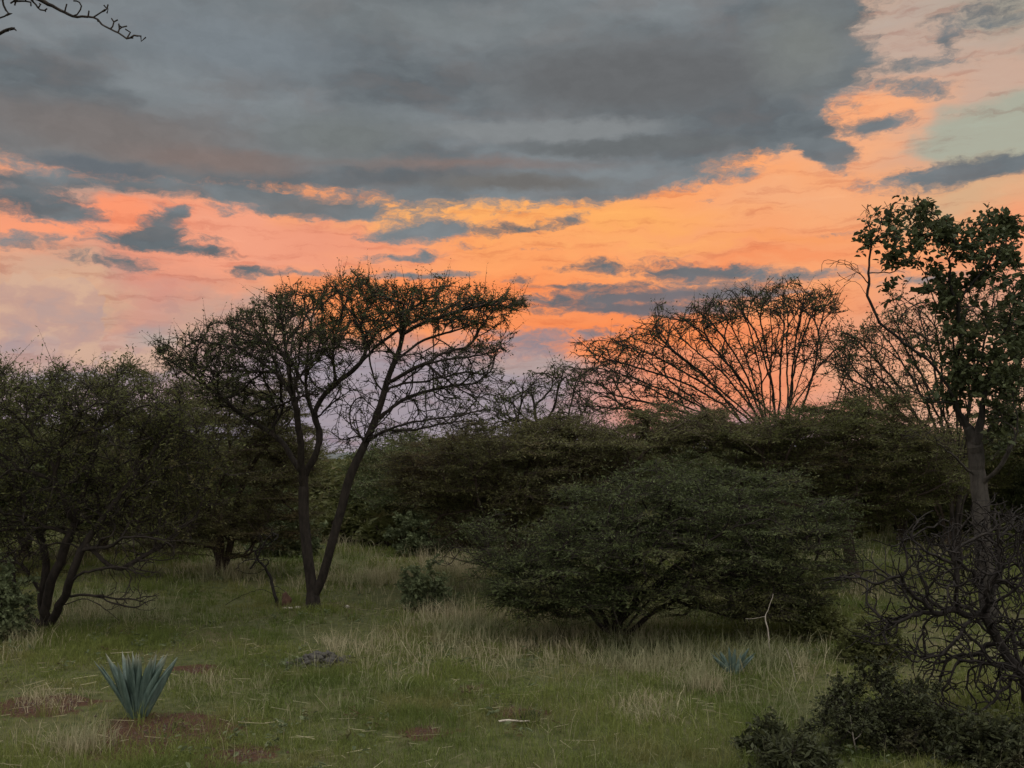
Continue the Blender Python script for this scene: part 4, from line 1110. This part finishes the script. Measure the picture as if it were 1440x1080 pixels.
# ------------------------------------------------------------------ spiky succulents
def spiky_plant(name, label, px, py, h, fan, n, seed):
    b = G(px, py); R = np.random.default_rng(seed)
    e = empty(name, b, label, 'plant')
    for i in range(n):
        mb = MB(); kink = R.normal(0, .22)
        a = (i / (n - 1) * 2 - 1)                      # leaves stand in a fan, left to right
        tilt = a * fan + R.normal(0, .09); fwd = R.normal(0, .16) + (.10 if i % 2 else -.10)
        L = h * (0.80 + .22 * R.random()) * (1 + .16 * abs(a)); w = h * .145 * (.8 + .4 * R.random())
        base = b + np.array([a * h * .075, R.normal(0, .03), -.02])
        m = 9; t = np.linspace(0, 1, m)
        cx = base[0] + np.sin(tilt * (.75 + (.35 + kink) * t)) * L * t; cy = base[1] + fwd * L * t; cz = base[2] + np.cos(tilt * .9) * L * t * np.cos(fwd)
        c = np.stack([cx, cy, cz], 1)
        prof = np.array([.62, .8, .95, 1.0, 1.0, .92, .74, .45, .04]) * w / 2
        face = R.normal(0, .7) + (.9 if a > 0 else -.9) * .4
        sd = np.array([math.cos(face), math.sin(face), 0]); tn = unit(c[-1] - c[0]); sd = unit(sd - tn * (sd @ tn)); nr = np.cross(tn, sd)
        k = 8; ang = np.arange(k) * 2 * PI / k
        # half-round blade with a channel along its inner side
        off = np.cos(ang)[:, None] * sd[None] + (np.where(np.sin(ang) > 0, .12, .55) * np.sin(ang))[:, None] * nr[None]
        V = c[:, None, :] + prof[:, None, None] * off[None]
        V = V.reshape(-1, 3); q = np.arange(k); q2 = (q + 1) % k
        F = np.concatenate([np.stack([r * k + q, r * k + q2, (r + 1) * k + q2, (r + 1) * k + q], 1) for r in range(m - 1)])
        mb.add(V, F, 0, True)
        part('leaf', mb, [M_SPIKY], e, b)
    mb = MB()                                          # dry leaf bases and earth collar round the foot
    for i in range(40):
        th = R.random() * 6.28; rr = h * (.08 + .12 * R.random())
        blades(mb, np.array([b[0] + math.cos(th) * rr]), np.array([b[1] + math.sin(th) * rr * .7]), np.array([h * .16]), np.array([.012]), R, .8)
    part('dry_base', mb, [M_LEAF_BROWN], e, b)
    return e


def spiky_mat():
    m, t, out = new_mat('spiky_leaf')
    tc = t.n.new('ShaderNodeTexCoord')
    n = t.noise(t.vmath('MULTIPLY', tc.outputs['Object'], (9, 9, 1.2)), 4.0, 4.0, 0.6)
    c = t.mix(t.smooth(n, .3, .7), rgb(.034, .058, .046), rgb(.075, .112, .092))
    z = t.sep(tc.outputs['Object'])[2]
    c = t.mix(t.smooth(z, .42, .56, 0, .55), c, rgb(.24, .22, .14))   # leaf tips are dry and straw coloured
    p = t.n.new('ShaderNodeBsdfPrincipled'); t.put(p.inputs['Base Color'], c); p.inputs['Roughness'].default_value = .55
    t.l.new(p.outputs[0], out.inputs[0]); return m


M_SPIKY = spiky_mat()
spiky_plant('spiky_succulent', 'blue green sword leaved succulent fanning out of red soil in short grass', 194, 1008, .58, .43, 30, 5)
spiky_plant('spiky_succulent', 'dim bluish sword leaved succulent half sunk in grass right of the dense bush', 1030, 948, .30, .75, 14, 6)


# ------------------------------------------------------------------ shrubs
def shrub(name, label, base, rx, h, seed, leafm, kind, ll, lw, natt, count, leaves, bark=None, root=.03, cat='shrub', tip=.002, step=.06, ry=None, bare=0.0, wig=.08):
    R = np.random.default_rng(seed); T = Tree(seed, step)
    T.limb([base + np.array([0, 0, -.05]), base + np.array([0, 0, .05])], bud_from=0)
    ry = ry or rx * .8
    for i in range(7):
        th = R.random() * 6.28; q = np.array([math.cos(th) * rx * .6, math.sin(th) * ry * .6, h * (.4 + .3 * R.random())])
        T.limb([T.p[1], base + q * .5 + np.array([0, 0, .1 * h]), base + q], bud_from=.2)
    q = unit(R.normal(0, 1, (natt, 3))) * (R.random((natt, 1)) ** .4); q[:, 2] = np.abs(q[:, 2]) * 1.0
    lump = 1 + .25 * np.sin(q[:, 0] * 7 + seed) * np.cos(q[:, 1] * 6)
    att = base + q * lump[:, None] * np.array([rx, ry, h]) + np.array([0, 0, .03])
    lf = (R.random(natt) > bare).astype(float)
    T.fill(att, lf, angle=1.2, wig=wig, up=.05)
    return finish_tree(T, name, label, cat, root, .012 if root > .02 else .006, bark or M_BARK, leafm,
                       [dict(count=count, leaves=leaves, spur=.09 if kind == 'broad' else .12, ll=ll, lw=lw, flat=.8, up=.4, rmax=.01, kind=kind)], tip=tip, flare=.1)


shrub('leafy_shrub', 'small round green shrub between the slender acacia and the dense bush', G(598, 858), .52, .62, 201, M_LEAF_GREY, 'broad', .06, .034, 90, 500, 6)
shrub('leafy_shrub', 'pale green bush at the wood edge behind the small round shrub', G(592, 782), .85, 1.3, 202, M_LEAF_GREY, 'broad', .07, .045, 120, 900, 7)
shrub('leafy_shrub', 'pale bush seen between the two stems and left of the slender acacia', G(402, 782), .8, 1.2, 203, M_LEAF_GREY, 'broad', .08, .05, 110, 800, 7)
shrub('leafy_shrub', 'dark tangled shrub with small leaves in front of the dead fallen branches', G(1240, 1050), .60, .60, 204, M_LEAF_DARK, 'broad',   .026, .016, 300, 2600, 6, bark=M_DEAD, bare=.4, wig=.14)
shrub('leafy_shrub', 'dark green leafy shrub in the bottom right corner under the dead branches', G(1395, 1080), .50, .34, 205, M_LEAF_DARK, 'broad', .04, .02, 160, 1100, 6)
shrub('leafy_shrub', 'low dark leafy sprig at the bottom edge left of the tangled shrub', G(1072, 1062), .24, .24, 206, M_LEAF_DARK, 'broad', .045, .025, 34, 160, 6, root=.012)
shrub('leafy_shrub', 'dark low shrub at the bottom edge between the sprig and the tangled shrub', G(1120, 1092), .3, .2, 207, M_LEAF_DARK, 'feather', .06, .018, 90, 600, 7, root=.015)
shrub('leafy_shrub', 'grey green shrub at the left edge beneath the thicket tree', G(-8, 900), .55, .95, 208, M_LEAF_GREY, 'broad', .05, .03, 160, 900, 7)
# shrub('leafy_shrub', 'low grey green shrub cut by the left edge beside bare red soil', G(-18, 1000), .30, .42, 209, M_LEAF_GREY, 'broad', .05, .028, 90, 500, 7)
shrub('leafy_shrub', 'low dark shrub in grass right of the dense bush and above the dead branch tips', G(1150, 900), .34, .36, 210, M_LEAF_OLIVE, 'broad', .045, .026, 80, 420, 6)
shrub('leafy_shrub', 'dark shrub behind the dead fallen branches below the dead twig tips', G(1225, 930), .42, .42, 211, M_LEAF_OLIVE, 'broad', .045, .026, 110, 600, 6)


# ------------------------------------------------------------------ dead wood
def dead_tangle():
    D = 9.4; b = G(1462, 1004); D = b[1]
    T = Tree(301, .06)
    def L(pts, **k): return T.limb(px_limb(pts, D), wob=.016, **k)
    T.limb([b + np.array([0, 0, -.1])] + px_limb([(1446, 960, 0), (1420, 905, 0), (1387, 862, 0)], D), bud_from=.3)
    L([(1385, 860, 0), (1350, 853, -.1), (1307, 844, -.2), (1285, 826, -.25), (1262, 809, -.3), (1236, 806, -.3), (1213, 800, -.35), (1185, 812, -.4), (1160, 818, -.4)], bud_from=.2)
    L([(1213, 800, -.35), (1204, 780, -.4), (1198, 758, -.4)], bud_from=.2)
    L([(1385, 862, 0), (1329, 849, .3), (1289, 855, .35), (1262, 870, .4), (1240, 884, .4), (1215, 896, .4), (1194, 906, .4)], bud_from=.2)
    L([(1378, 862, 0), (1350, 890, -.3), (1324, 920, -.4), (1289, 920, -.5), (1262, 900, -.5), (1236, 889, -.5), (1198, 888, -.5)], bud_from=.2)
    L([(1324, 920, -.4), (1312, 950, -.4), (1305, 985, -.35)], bud_from=.1)
    L([(1400, 910, 0), (1360, 935, .3), (1330, 940, .4), (1290, 945, .5)], bud_from=.2)
    L([(1385, 860, 0), (1400, 820, .1), (1412, 790, .1), (1440, 755, .1), (1470, 730, .1)], bud_from=.1)
    L([(1390, 870, 0), (1420, 840, -.4), (1450, 820, -.5)], bud_from=.1)
    L([(1390, 880, 0), (1375, 810, .5), (1372, 770, .6), (1400, 735, .6), (1440, 716, .6)], bud_from=.3)
    L([(1375, 810, .5), (1345, 780, .4), (1330, 735, .3), (1300, 750, .2)], bud_from=.3)
    L([(1350, 853, -.1), (1330, 800, -.4), (1350, 760, -.5)], bud_from=.2)
    L([(1412, 960, 0), (1385, 1000, -.3), (1350, 1004, -.4)], bud_from=.1)
    L([(1412, 960, 0), (1440, 950, -.4), (1470, 930, -.4)], bud_from=.1)
    R = np.random.default_rng(33)
    blobs = [(1330, 830, 60, 50, .7, 150), (1390, 800, 50, 60, .7, 150), (1300, 890, 70, 50, .6, 130), (1380, 900, 60, 60, .7, 150), (1250, 840, 50, 40, .5, 50), (1400, 950, 40, 40, .5, 70), (1310, 960, 30, 34, .4, 40), (1420, 730, 40, 26, .6, 50),
             (1340, 760, 36, 34, .6, 50), (1440, 860, 30, 80, .6, 120), (1230, 890, 30, 20, .4, 20), (1400, 750, 50, 50, .7, 140), (1270, 800, 70, 40, .6, 60), (1300, 760, 50, 40, .6, 50), (1240, 870, 50, 30, .5, 40), (1430, 790, 40, 60, .6, 90), (1350, 800, 90, 70, .8, 120), (1330, 980, 60, 30, .4, 60), (1420, 920, 40, 80, .6, 100), (1180, 815, 26, 14, .3, 12)]
    att, lf = crown_points(R, blobs, D, 1.5)
    T.fill(att, lf * 0, angle=1.3, wig=.075, up=-.03, follow=.35, path=.10)
    T.radii(.048, .0052); T.taper(flare=.1)
    e = empty('dead_tree', b, 'tangle of dark leafless fallen branches at the right edge in front of the trunk', 'dead tree')
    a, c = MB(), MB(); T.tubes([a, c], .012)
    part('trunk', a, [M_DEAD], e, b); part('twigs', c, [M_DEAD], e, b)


dead_tangle()


def twig_thing(name, label, cat, limbs, D, root, mat, seed, blobs=(), tip=.003, thr=10, wob=.008, grounded=True, group=None):
    T = Tree(seed, .05)
    first = px_limb(limbs[0], D)
    T.limb(first, bud_from=.2, wob=wob)
    for l in limbs[1:]: T.limb(px_limb(l, D), bud_from=.1, wob=wob)
    if blobs:
        att, lf = crown_points(np.random.default_rng(seed), blobs, D); T.fill(att, lf * 0, angle=1.0, wig=.12)
    T.radii(root, tip)
    mb = MB(); T.tubes([mb, mb], 0)
    b = T.p[0].copy()
    return tag(part(name, mb, [mat], None, b), label, cat, group)


d1 = G(388, 853)[1]
twig_thing('dead_branch', 'dark forked dead branch lying in grass left of the slender acacia foot', 'branch',
           [[(390, 856, 0), (386, 840, 0), (380, 815, .1), (369, 795, .15), (358, 787, .2)], [(382, 822, .1), (395, 828, .0), (404, 836, -.1)], [(386, 836, 0), (365, 831, -.2), (345, 838, -.3), (318, 850, -.35)], [(386, 834, 0), (402, 833, .1)],
            [(372, 800, .15), (352, 806, .3), (335, 802, .4)]], d1, .028, M_DEAD, 311, [(350, 790, 30, 14, .3, 16), (365, 770, 24, 30, .3, 14)], tip=.005)
twig_thing('dead_branch', 'thin leafless sapling standing left behind the dead forked branch', 'branch',
           [[(352, 800, 1.0), (368, 770, 1.0), (384, 745, 1.0), (394, 722, 1.0)], [(368, 770, 1.0), (356, 765, 1.0)], [(384, 745, 1.0), (372, 738, 1.2)]], d1, .016, M_DEAD, 313, [(370, 765, 20, 20, .3, 12)], tip=.004)
d2 = G(1083, 918)[1]
twig_thing('dry_stalk_plant', 'pale bleached forked stem standing in grass right of the dense bush', 'dry plant', [[(1083, 922, 0), (1080, 890, 0), (1077, 868, 0), (1083, 850, 0), (1087, 836, 0)], [(1077, 868, 0), (1062, 869, 0), (1048, 870, .05)]], d2, .008, M_DEAD_PALE, 312, tip=.0045, wob=.003)
twig_thing('dry_stalk_plant', 'thin pale dry stalk leaning in grass right of the bluish succulent', 'dry plant', [[(1120, 962, 0), (1113, 930, 0), (1106, 912, 0)]], G(1120, 960)[1], .006, M_DEAD_PALE, 315, tip=.004, wob=.002)
twig_thing('dry_stalk_plant', 'pale forked dry stalk standing in the dark tangled shrub', 'dry plant', [[(1206, 1062, 0), (1202, 1040, 0), (1198, 1018, 0), (1196, 1005, 0)], [(1202, 1040, 0), (1212, 1030, 0), (1214, 1012, 0)], [(1202, 1036, 0), (1192, 1028, 0)]], G(1206, 1058)[1], .007, M_DEAD_PALE, 316, tip=.004, wob=.002)


def lying_stick(label, px, py, L, r, seed, rot):
    b = G(px, py); T = Tree(seed, .03)
    d = np.array([math.cos(rot), math.sin(rot), 0])
    T.limb([b + np.array([0, 0, .05]) + d * (k * L / 4) + np.array([0, 0, .006 * math.sin(k * 1.5)]) for k in range(5)], wob=.001)
    T.radii(r, r * .8)
    T.rad[:] = r * np.linspace(1, .7, T.n)
    mb = MB(); T.tubes([mb, mb], 0)
    tag(part('stick', mb, [M_DEAD_PALE], None, b), label, 'stick')


def clods():
    """crumbs of red earth and grit lying on the bare patches"""
    R = np.random.default_rng(71); mb = MB()
    octa = np.array([(1, 0, 0), (0, 1, 0), (-1, 0, 0), (0, -1, 0), (0, 0, 1), (0, 0, -1.0)]); fc = np.array([(0, 1, 4), (1, 2, 4), (2, 3, 4), (3, 0, 4), (1, 0, 5), (2, 1, 5), (3, 2, 5), (0, 3, 5)])
    for (cx, cy, a, b) in SOILW:
        for k in range(int(420 * min(1.5, a * b / .3))):
            q = R.normal(0, .5, 2); x, y = cx + q[0] * a, cy + q[1] * b; sz = .005 + .012 * R.random() ** 3
            mb.add(np.array([x, y, float(ground_z(x, y)) + sz * .3]) + octa * sz * (.6 + .7 * R.random((6, 1))), fc, 0)
    o = part('soil_crumbs', mb, [plain_mat('red_crumb', rgb(.035, .016, .011), rgb(.085, .046, .031), 30)]); o['kind'] = 'stuff'


M_STONE = plain_mat('pale_stone', rgb(.28, .25, .20), rgb(.40, .36, .30), 30)
clods()
lying_stick('short pale stick lying on the grass next to the dark round tussock', 702, 1023, .26, .011, 320, .1)


def lump(name, label, cat, px, py, size, seed, mat, n=3, sub=3, sink=.2):
    """an irregular stone or stump-like lump"""
    import bmesh
    b = G(px, py); R = np.random.default_rng(seed)
    bm = bmesh.new(); bmesh.ops.create_icosphere(bm, subdivisions=sub, radius=1)
    for v in bm.verts:
        c = np.array(v.co); k = 1 + .16 * math.sin(c[0] * 3.1 + seed) + .13 * math.sin(c[1] * 4.3 + c[2] * 3 + seed * 2) + .07 * math.sin(c[2] * 9 + c[0] * 7)
        v.co = Vector((c * k * np.array(size)).tolist()) + Vector((0, 0, size[2] * (1 - sink)))
    me = bpy.data.meshes.new(name); bm.to_mesh(me); bm.free(); me.materials.append(mat)
    for p in me.polygons: p.use_smooth = True
    o = bpy.data.objects.new(name, me); COL.objects.link(o); o.location = [float(q) for q in b]
    return tag(o, label, cat)


M_REDWOOD = bark_mat('rotten_wood', rgb(.05, .028, .020), rgb(.11, .06, .042), 20)
lump('tree_stump', 'short dark rotten stump left of the slender acacia foot', 'stump', 403, 854, (.075, .07, .12), 3, M_REDWOOD)
lump('stone', 'pale stone beside the rotten stump', 'stone', 405, 857, (.07, .05, .022), 5, M_STONE)
lump('stone', 'small pale stone between the rotten stump and the acacia foot', 'stone', 418, 856, (.045, .04, .022), 6, M_STONE)
lump('stone', 'small pale stone in grass right of the acacia foot', 'stone', 487, 855, (.05, .04, .025), 7, M_STONE)


def heap(label, px, py, rx, ry, h, n, seed, s, mat, name='debris_heap'):
    b = G(px, py); R = np.random.default_rng(seed); mb = MB()
    ico = np.array([(0, 0, 1), (.9, 0, .45), (.28, .85, .45), (-.72, .53, .45), (-.72, -.53, .45), (.28, -.85, .45), (.72, .53, -.45), (-.28, .85, -.45), (-.9, 0, -.45), (-.28, -.85, -.45), (.72, -.53, -.45), (0, 0, -1)])
    fc = np.array([(0, 1, 2), (0, 2, 3), (0, 3, 4), (0, 4, 5), (0, 5, 1), (1, 6, 2), (2, 7, 3), (3, 8, 4), (4, 9, 5), (5, 10, 1), (2, 6, 7), (3, 7, 8), (4, 8, 9), (5, 9, 10), (1, 10, 6), (11, 7, 6), (11, 8, 7), (11, 9, 8), (11, 10, 9), (11, 6, 10)])
    for i in range(n):
        q = R.normal(0, .42, 2); z = h * max(0, 1 - (q[0] ** 2 + q[1] ** 2)) * R.random()
        c = b + np.array([q[0] * rx, q[1] * ry, z + s * .4])
        mb.add(c + ico * s * (.5 + R.random()) * np.array([1.2, 1, .8]) * (1 + .3 * R.normal(0, 1, (12, 1))), fc, 0, True)
    tag(part(name, mb, [mat], None, b), label, 'heap')


M_DUNG = plain_mat('dark_dung', rgb(.018, .015, .012), rgb(.05, .044, .035), 40)
heap('low dark heap of dry debris lying in grass below the slender acacia', 450, 933, .30, .26, .10, 340, 9, .026, M_DUNG)
# heap('crumbled dark red earth on bare soil beneath the blue green succulent', 196, 1022, .22, .16, .06, 120, 10, .02, plain_mat('red_earth', rgb(.07, .03, .018), rgb(.14, .06, .035), 30), 'earth_mound')


# ------------------------------------------------------------------ bare bough hanging into the top left corner
def overhang():
    D = 5.0
    T = Tree(401, .03)
    b = np.array([-5.4, 5.0, float(ground_z(-5.4, 5.0))])
    T.limb([b + np.array([0, 0, -.1]), b + np.array([.05, 0, 1.4]), b + np.array([.2, 0, 2.8]), b + np.array([.7, 0, 3.9]), b + np.array([1.6, 0, 4.75])] + [P(-60, -62, D), P(0, -28, D), P(60, -6, D)], bud_from=2, wob=.004)
    def L(pts, **k): return T.limb(px_limb(pts, D), wob=.0035, **k)
    L([(60, -6, 0), (82, 8, 0), (106, 17, 0), (134, 21, 0), (152, 34, 0), (168, 44, 0), (180, 53, 0), (192, 52, 0), (202, 53, 0)])
    n1 = T.n
    L([(134, 21, 0), (142, 14, 0), (150, 11, 0), (146, 6, 0)]); L([(142, 14, 0), (152, 13, 0)])
    L([(106, 17, 0), (114, 12, 0), (112, 4, 0), (104, 0, 0)]); L([(90, 11, 0), (92, 5, 0)])
    L([(158, 38, 0), (161, 30, 0), (157, 25, 0)]); L([(161, 30, 0), (166, 28, 0)]); L([(168, 44, 0), (172, 37, 0), (180, 37, 0)]); L([(172, 37, 0), (168, 35, 0)])
    L([(180, 52, 0), (182, 45, 0), (176, 41, 0)])
    L([(20, -20, 0), (8, -4, 0), (5, 8, 0), (10, 18, 0), (4, 22, 0), (-6, 26, 0)]); L([(10, 18, 0), (16, 19, 0)])
    L([(0, -28, 0), (-30, 20, 0), (-14, 44, 0), (4, 42, 0), (12, 40, 0), (22, 46, 0)]); L([(10, 41, 0), (8, 45, 0)])
    L([(40, -12, 0), (46, 2, 0), (52, 9, 0), (60, 14, 0)]); L([(30, -14, 0), (14, 1, 0), (28, 2, 0), (40, 2, 0)])
    n0 = T.n
    R = np.random.default_rng(4)
    for i in range(70):                                  # knobbly short shoots
        j = int(R.integers(60, n0)); q = T.p[j] + R.normal(0, 1, 3) * np.array([.012, .01, .012])
        T.limb([T.p[j], q], par=j)
    T.radii(.16, .0052)
    far = np.clip((T.p[:T.n, 0] + 3.1) / .8, 0, 1)          # the bough is slender where it hangs
    cap = np.where(np.arange(T.n) < n1, .0055 + .005 * np.clip((-2.05 - T.p[:T.n, 0]) / .6, 0, 1), .0042)
    T.rad = T.rad * (1 - far) + np.minimum(T.rad, cap) * far
    e = empty('overhanging_tree', b, 'knobbly bare dark bough hanging into the top left corner of the sky', 'tree')
    a, c = MB(), MB(); T.tubes([a, c], .03)
    part('trunk', a, [M_BARK], e, b); part('crown', c, [M_BARK], e, b)


overhang()


# ------------------------------------------------------------------ trees further back
def proto(name, label, seed, H, Wd, leafm, count, shape):
    """a tree built upright at the origin, later copied"""
    R = np.random.default_rng(seed); T = Tree(seed, .22)
    z0 = H * .16
    T.limb([(0, 0, -.15), (0, 0, .15)])
    for i in range(5):
        th = i * 1.26 + R.random(); q = Wd * .5 * (.5 + .4 * R.random())
        T.limb([T.p[1], (math.cos(th) * q * .25, math.sin(th) * q * .25, H * .35), (math.cos(th) * q * .7, math.sin(th) * q * .7, H * .6), (math.cos(th) * q, math.sin(th) * q, H * .8)], bud_from=.45)
    n = 480
    q = unit(R.normal(0, 1, (n, 3))) * R.random((n, 1)) ** .35
    if shape == 'flat':
        q = q * (.6 + .7 * R.random((n, 1)))
        att = q * np.array([Wd / 2, Wd / 2, H * .25]) + np.array([0, 0, H * .72])
        att[:, 2] += .05 * H * np.sin(att[:, 0] * 2.1 + seed) * np.cos(att[:, 1] * 1.9)
    else:
        q = q * (.6 + .7 * R.random((n, 1)))
        att = q * np.array([Wd / 2, Wd / 2, H * .42]) + np.array([0, 0, H * .55])
        att *= 1 + .1 * np.sin(att[:, :1] * 2.7 + seed)
    T.fill(att, 1.0, angle=1.4, wig=.06)
    return finish_tree(T, name, label, 'tree', .12, .03, M_BARK_BROWN, leafm, [dict(count=int(count * 1.7), leaves=9, spur=.42, ll=.085, lw=.03, flat=.25, up=.05, rmax=.02, level=.5)], tip=.006, flare=.3)


protos = [proto('bushveld_tree', None, 501, 3.9, 6.2, M_LEAF_OLIVE, 4200, 'flat'), proto('bushveld_tree', None, 502, 3.5, 5.0, M_LEAF_DENSE, 4200, 'round'), proto('bushveld_tree', None, 503, 4.4, 5.4, M_LEAF_OLIVE, 4000, 'flat'),
          proto('bushveld_tree', None, 504, 3.0, 4.6, M_LEAF_DENSE, 3800, 'round')]
BACK = [  # photo column, distance, prototype, scale, label
    (40, 24, 0, .80, 'dark tree behind the thicket tree at the left edge'),
    (150, 25, 1, .96, 'dark bushy tree behind the thicket, over the pale grass gap'),
    (248, 27, 3, .98, 'dark low tree behind the bare low branches of the thicket tree'),
    (372, 30, 2, .70, 'dark tree at the wood edge behind the left side of the slender acacia'),
    (580, 30, 1, .86, 'green bushy tree at the wood edge just right of the slender acacia stems'),
    (640, 27, 3, .92, 'olive bushy tree above the pale green bush'),
    (690, 33, 0, .72, 'olive tree behind the small thin see-through tree'),
    (850, 30, 2, .68, 'dark tree behind the dense bush, under the left half of the fan shaped tree'),
    (985, 32, 1, .84, 'dark tree behind the top of the dense bush'),
    (1120, 34, 0, .74, 'dark flat tree under the right half of the fan shaped tree'),
    (1265, 29, 3, .96, 'dark bushy tree behind the crooked trunk on the right'),
    (1330, 26, 2, .66, 'dark tree just left of the grey trunk'),
    (1435, 27, 1, .84, 'dark bushy tree right of the grey trunk'),
    (-60, 20, 3, 1.0, None), (1560, 24, 0, 1.0, None)]
used = set()
RB = np.random.default_rng(60)
for (px, D, k, s, lab) in BACK:
    x = P(px, HORIZON, D)[0]
    loc = (x, D, float(ground_z(x, D)))
    lab = lab or ('bushy tree out past the left edge' if px < 0 else 'bushy tree out past the right edge')
    rz = RB.random() * 6.28
    if k not in used:
        used.add(k); o = protos[k]; o.location = loc; o.rotation_euler = (0, 0, rz); o.scale = (s, s, s); o['label'] = lab
    else:
        o = copy_tree(protos[k], loc, rz, s, lab)
    o['group'] = 'trees at the edge of the wood'


# the wood beyond: one mass of low crowns and stems
def far_woods():
    R = np.random.default_rng(90); mb = MB()
    pts = []
    for i in range(620):
        D = 36 + 200 * R.random() ** 1.6; a = (R.random() * 2 - 1) * .62
        x = a * D
        px = 720 + 1440 * x / D
        H = (2.2 + 1.3 * R.random()) if D < 80 else (2.6 + 1.8 * R.random())
        if 440 < px < 545: H = min(H, 2.0 + .35 * R.random())
        pts.append((x, D, H))
    for i in range(260):                                  # low scrub at the foot of the wood
        D = 27 + 18 * R.random(); a = (R.random() * 2 - 1) * .6
        pts.append((a * D, D, .5 + .9 * R.random() ** 2))
    for (x, D, H) in pts:
        w = H * (.55 + .4 * R.random()); n = int(900 * min(1, 50 / D) * min(1.2, H / 2.2) + 60)
        q = unit(R.normal(0, 1, (n, 3))) * R.random((n, 1)) ** .4
        q *= 1 + .22 * np.sin(q[:, :1] * 5 + D) * np.cos(q[:, 2:3] * 6 + x)
        B = q * np.array([w, w, H * .46]) + np.array([x, D, H * .55])
        ld = unit(R.normal(0, 1, (n, 3)) * np.array([1, 1, .35]))
        sz = .15 * max(1, D / 60)
        leaf_polys(mb, B, ld, R, sz * 1.5, sz * .55, 0, 'feather')
        for j in range(3):
            dx = R.normal(0, .25); r = .05 * max(1, D / 70)
            a0 = np.array([x, D, -.1]); a1 = np.array([x + dx * 2, D, H * .6])
            ang = np.arange(4) * PI / 2; rg = np.stack([np.cos(ang) * r, np.sin(ang) * r, ang * 0], 1)
            mb.add(np.vstack([a0 + rg, a1 + rg * .5]), np.stack([np.arange(4), (np.arange(4) + 1) % 4, 4 + (np.arange(4) + 1) % 4, 4 + np.arange(4)], 1), 1)
    o = part('far_woods', mb, [M_LEAF_OLIVE, M_BARK_BROWN]); o['kind'] = 'stuff'


far_woods()
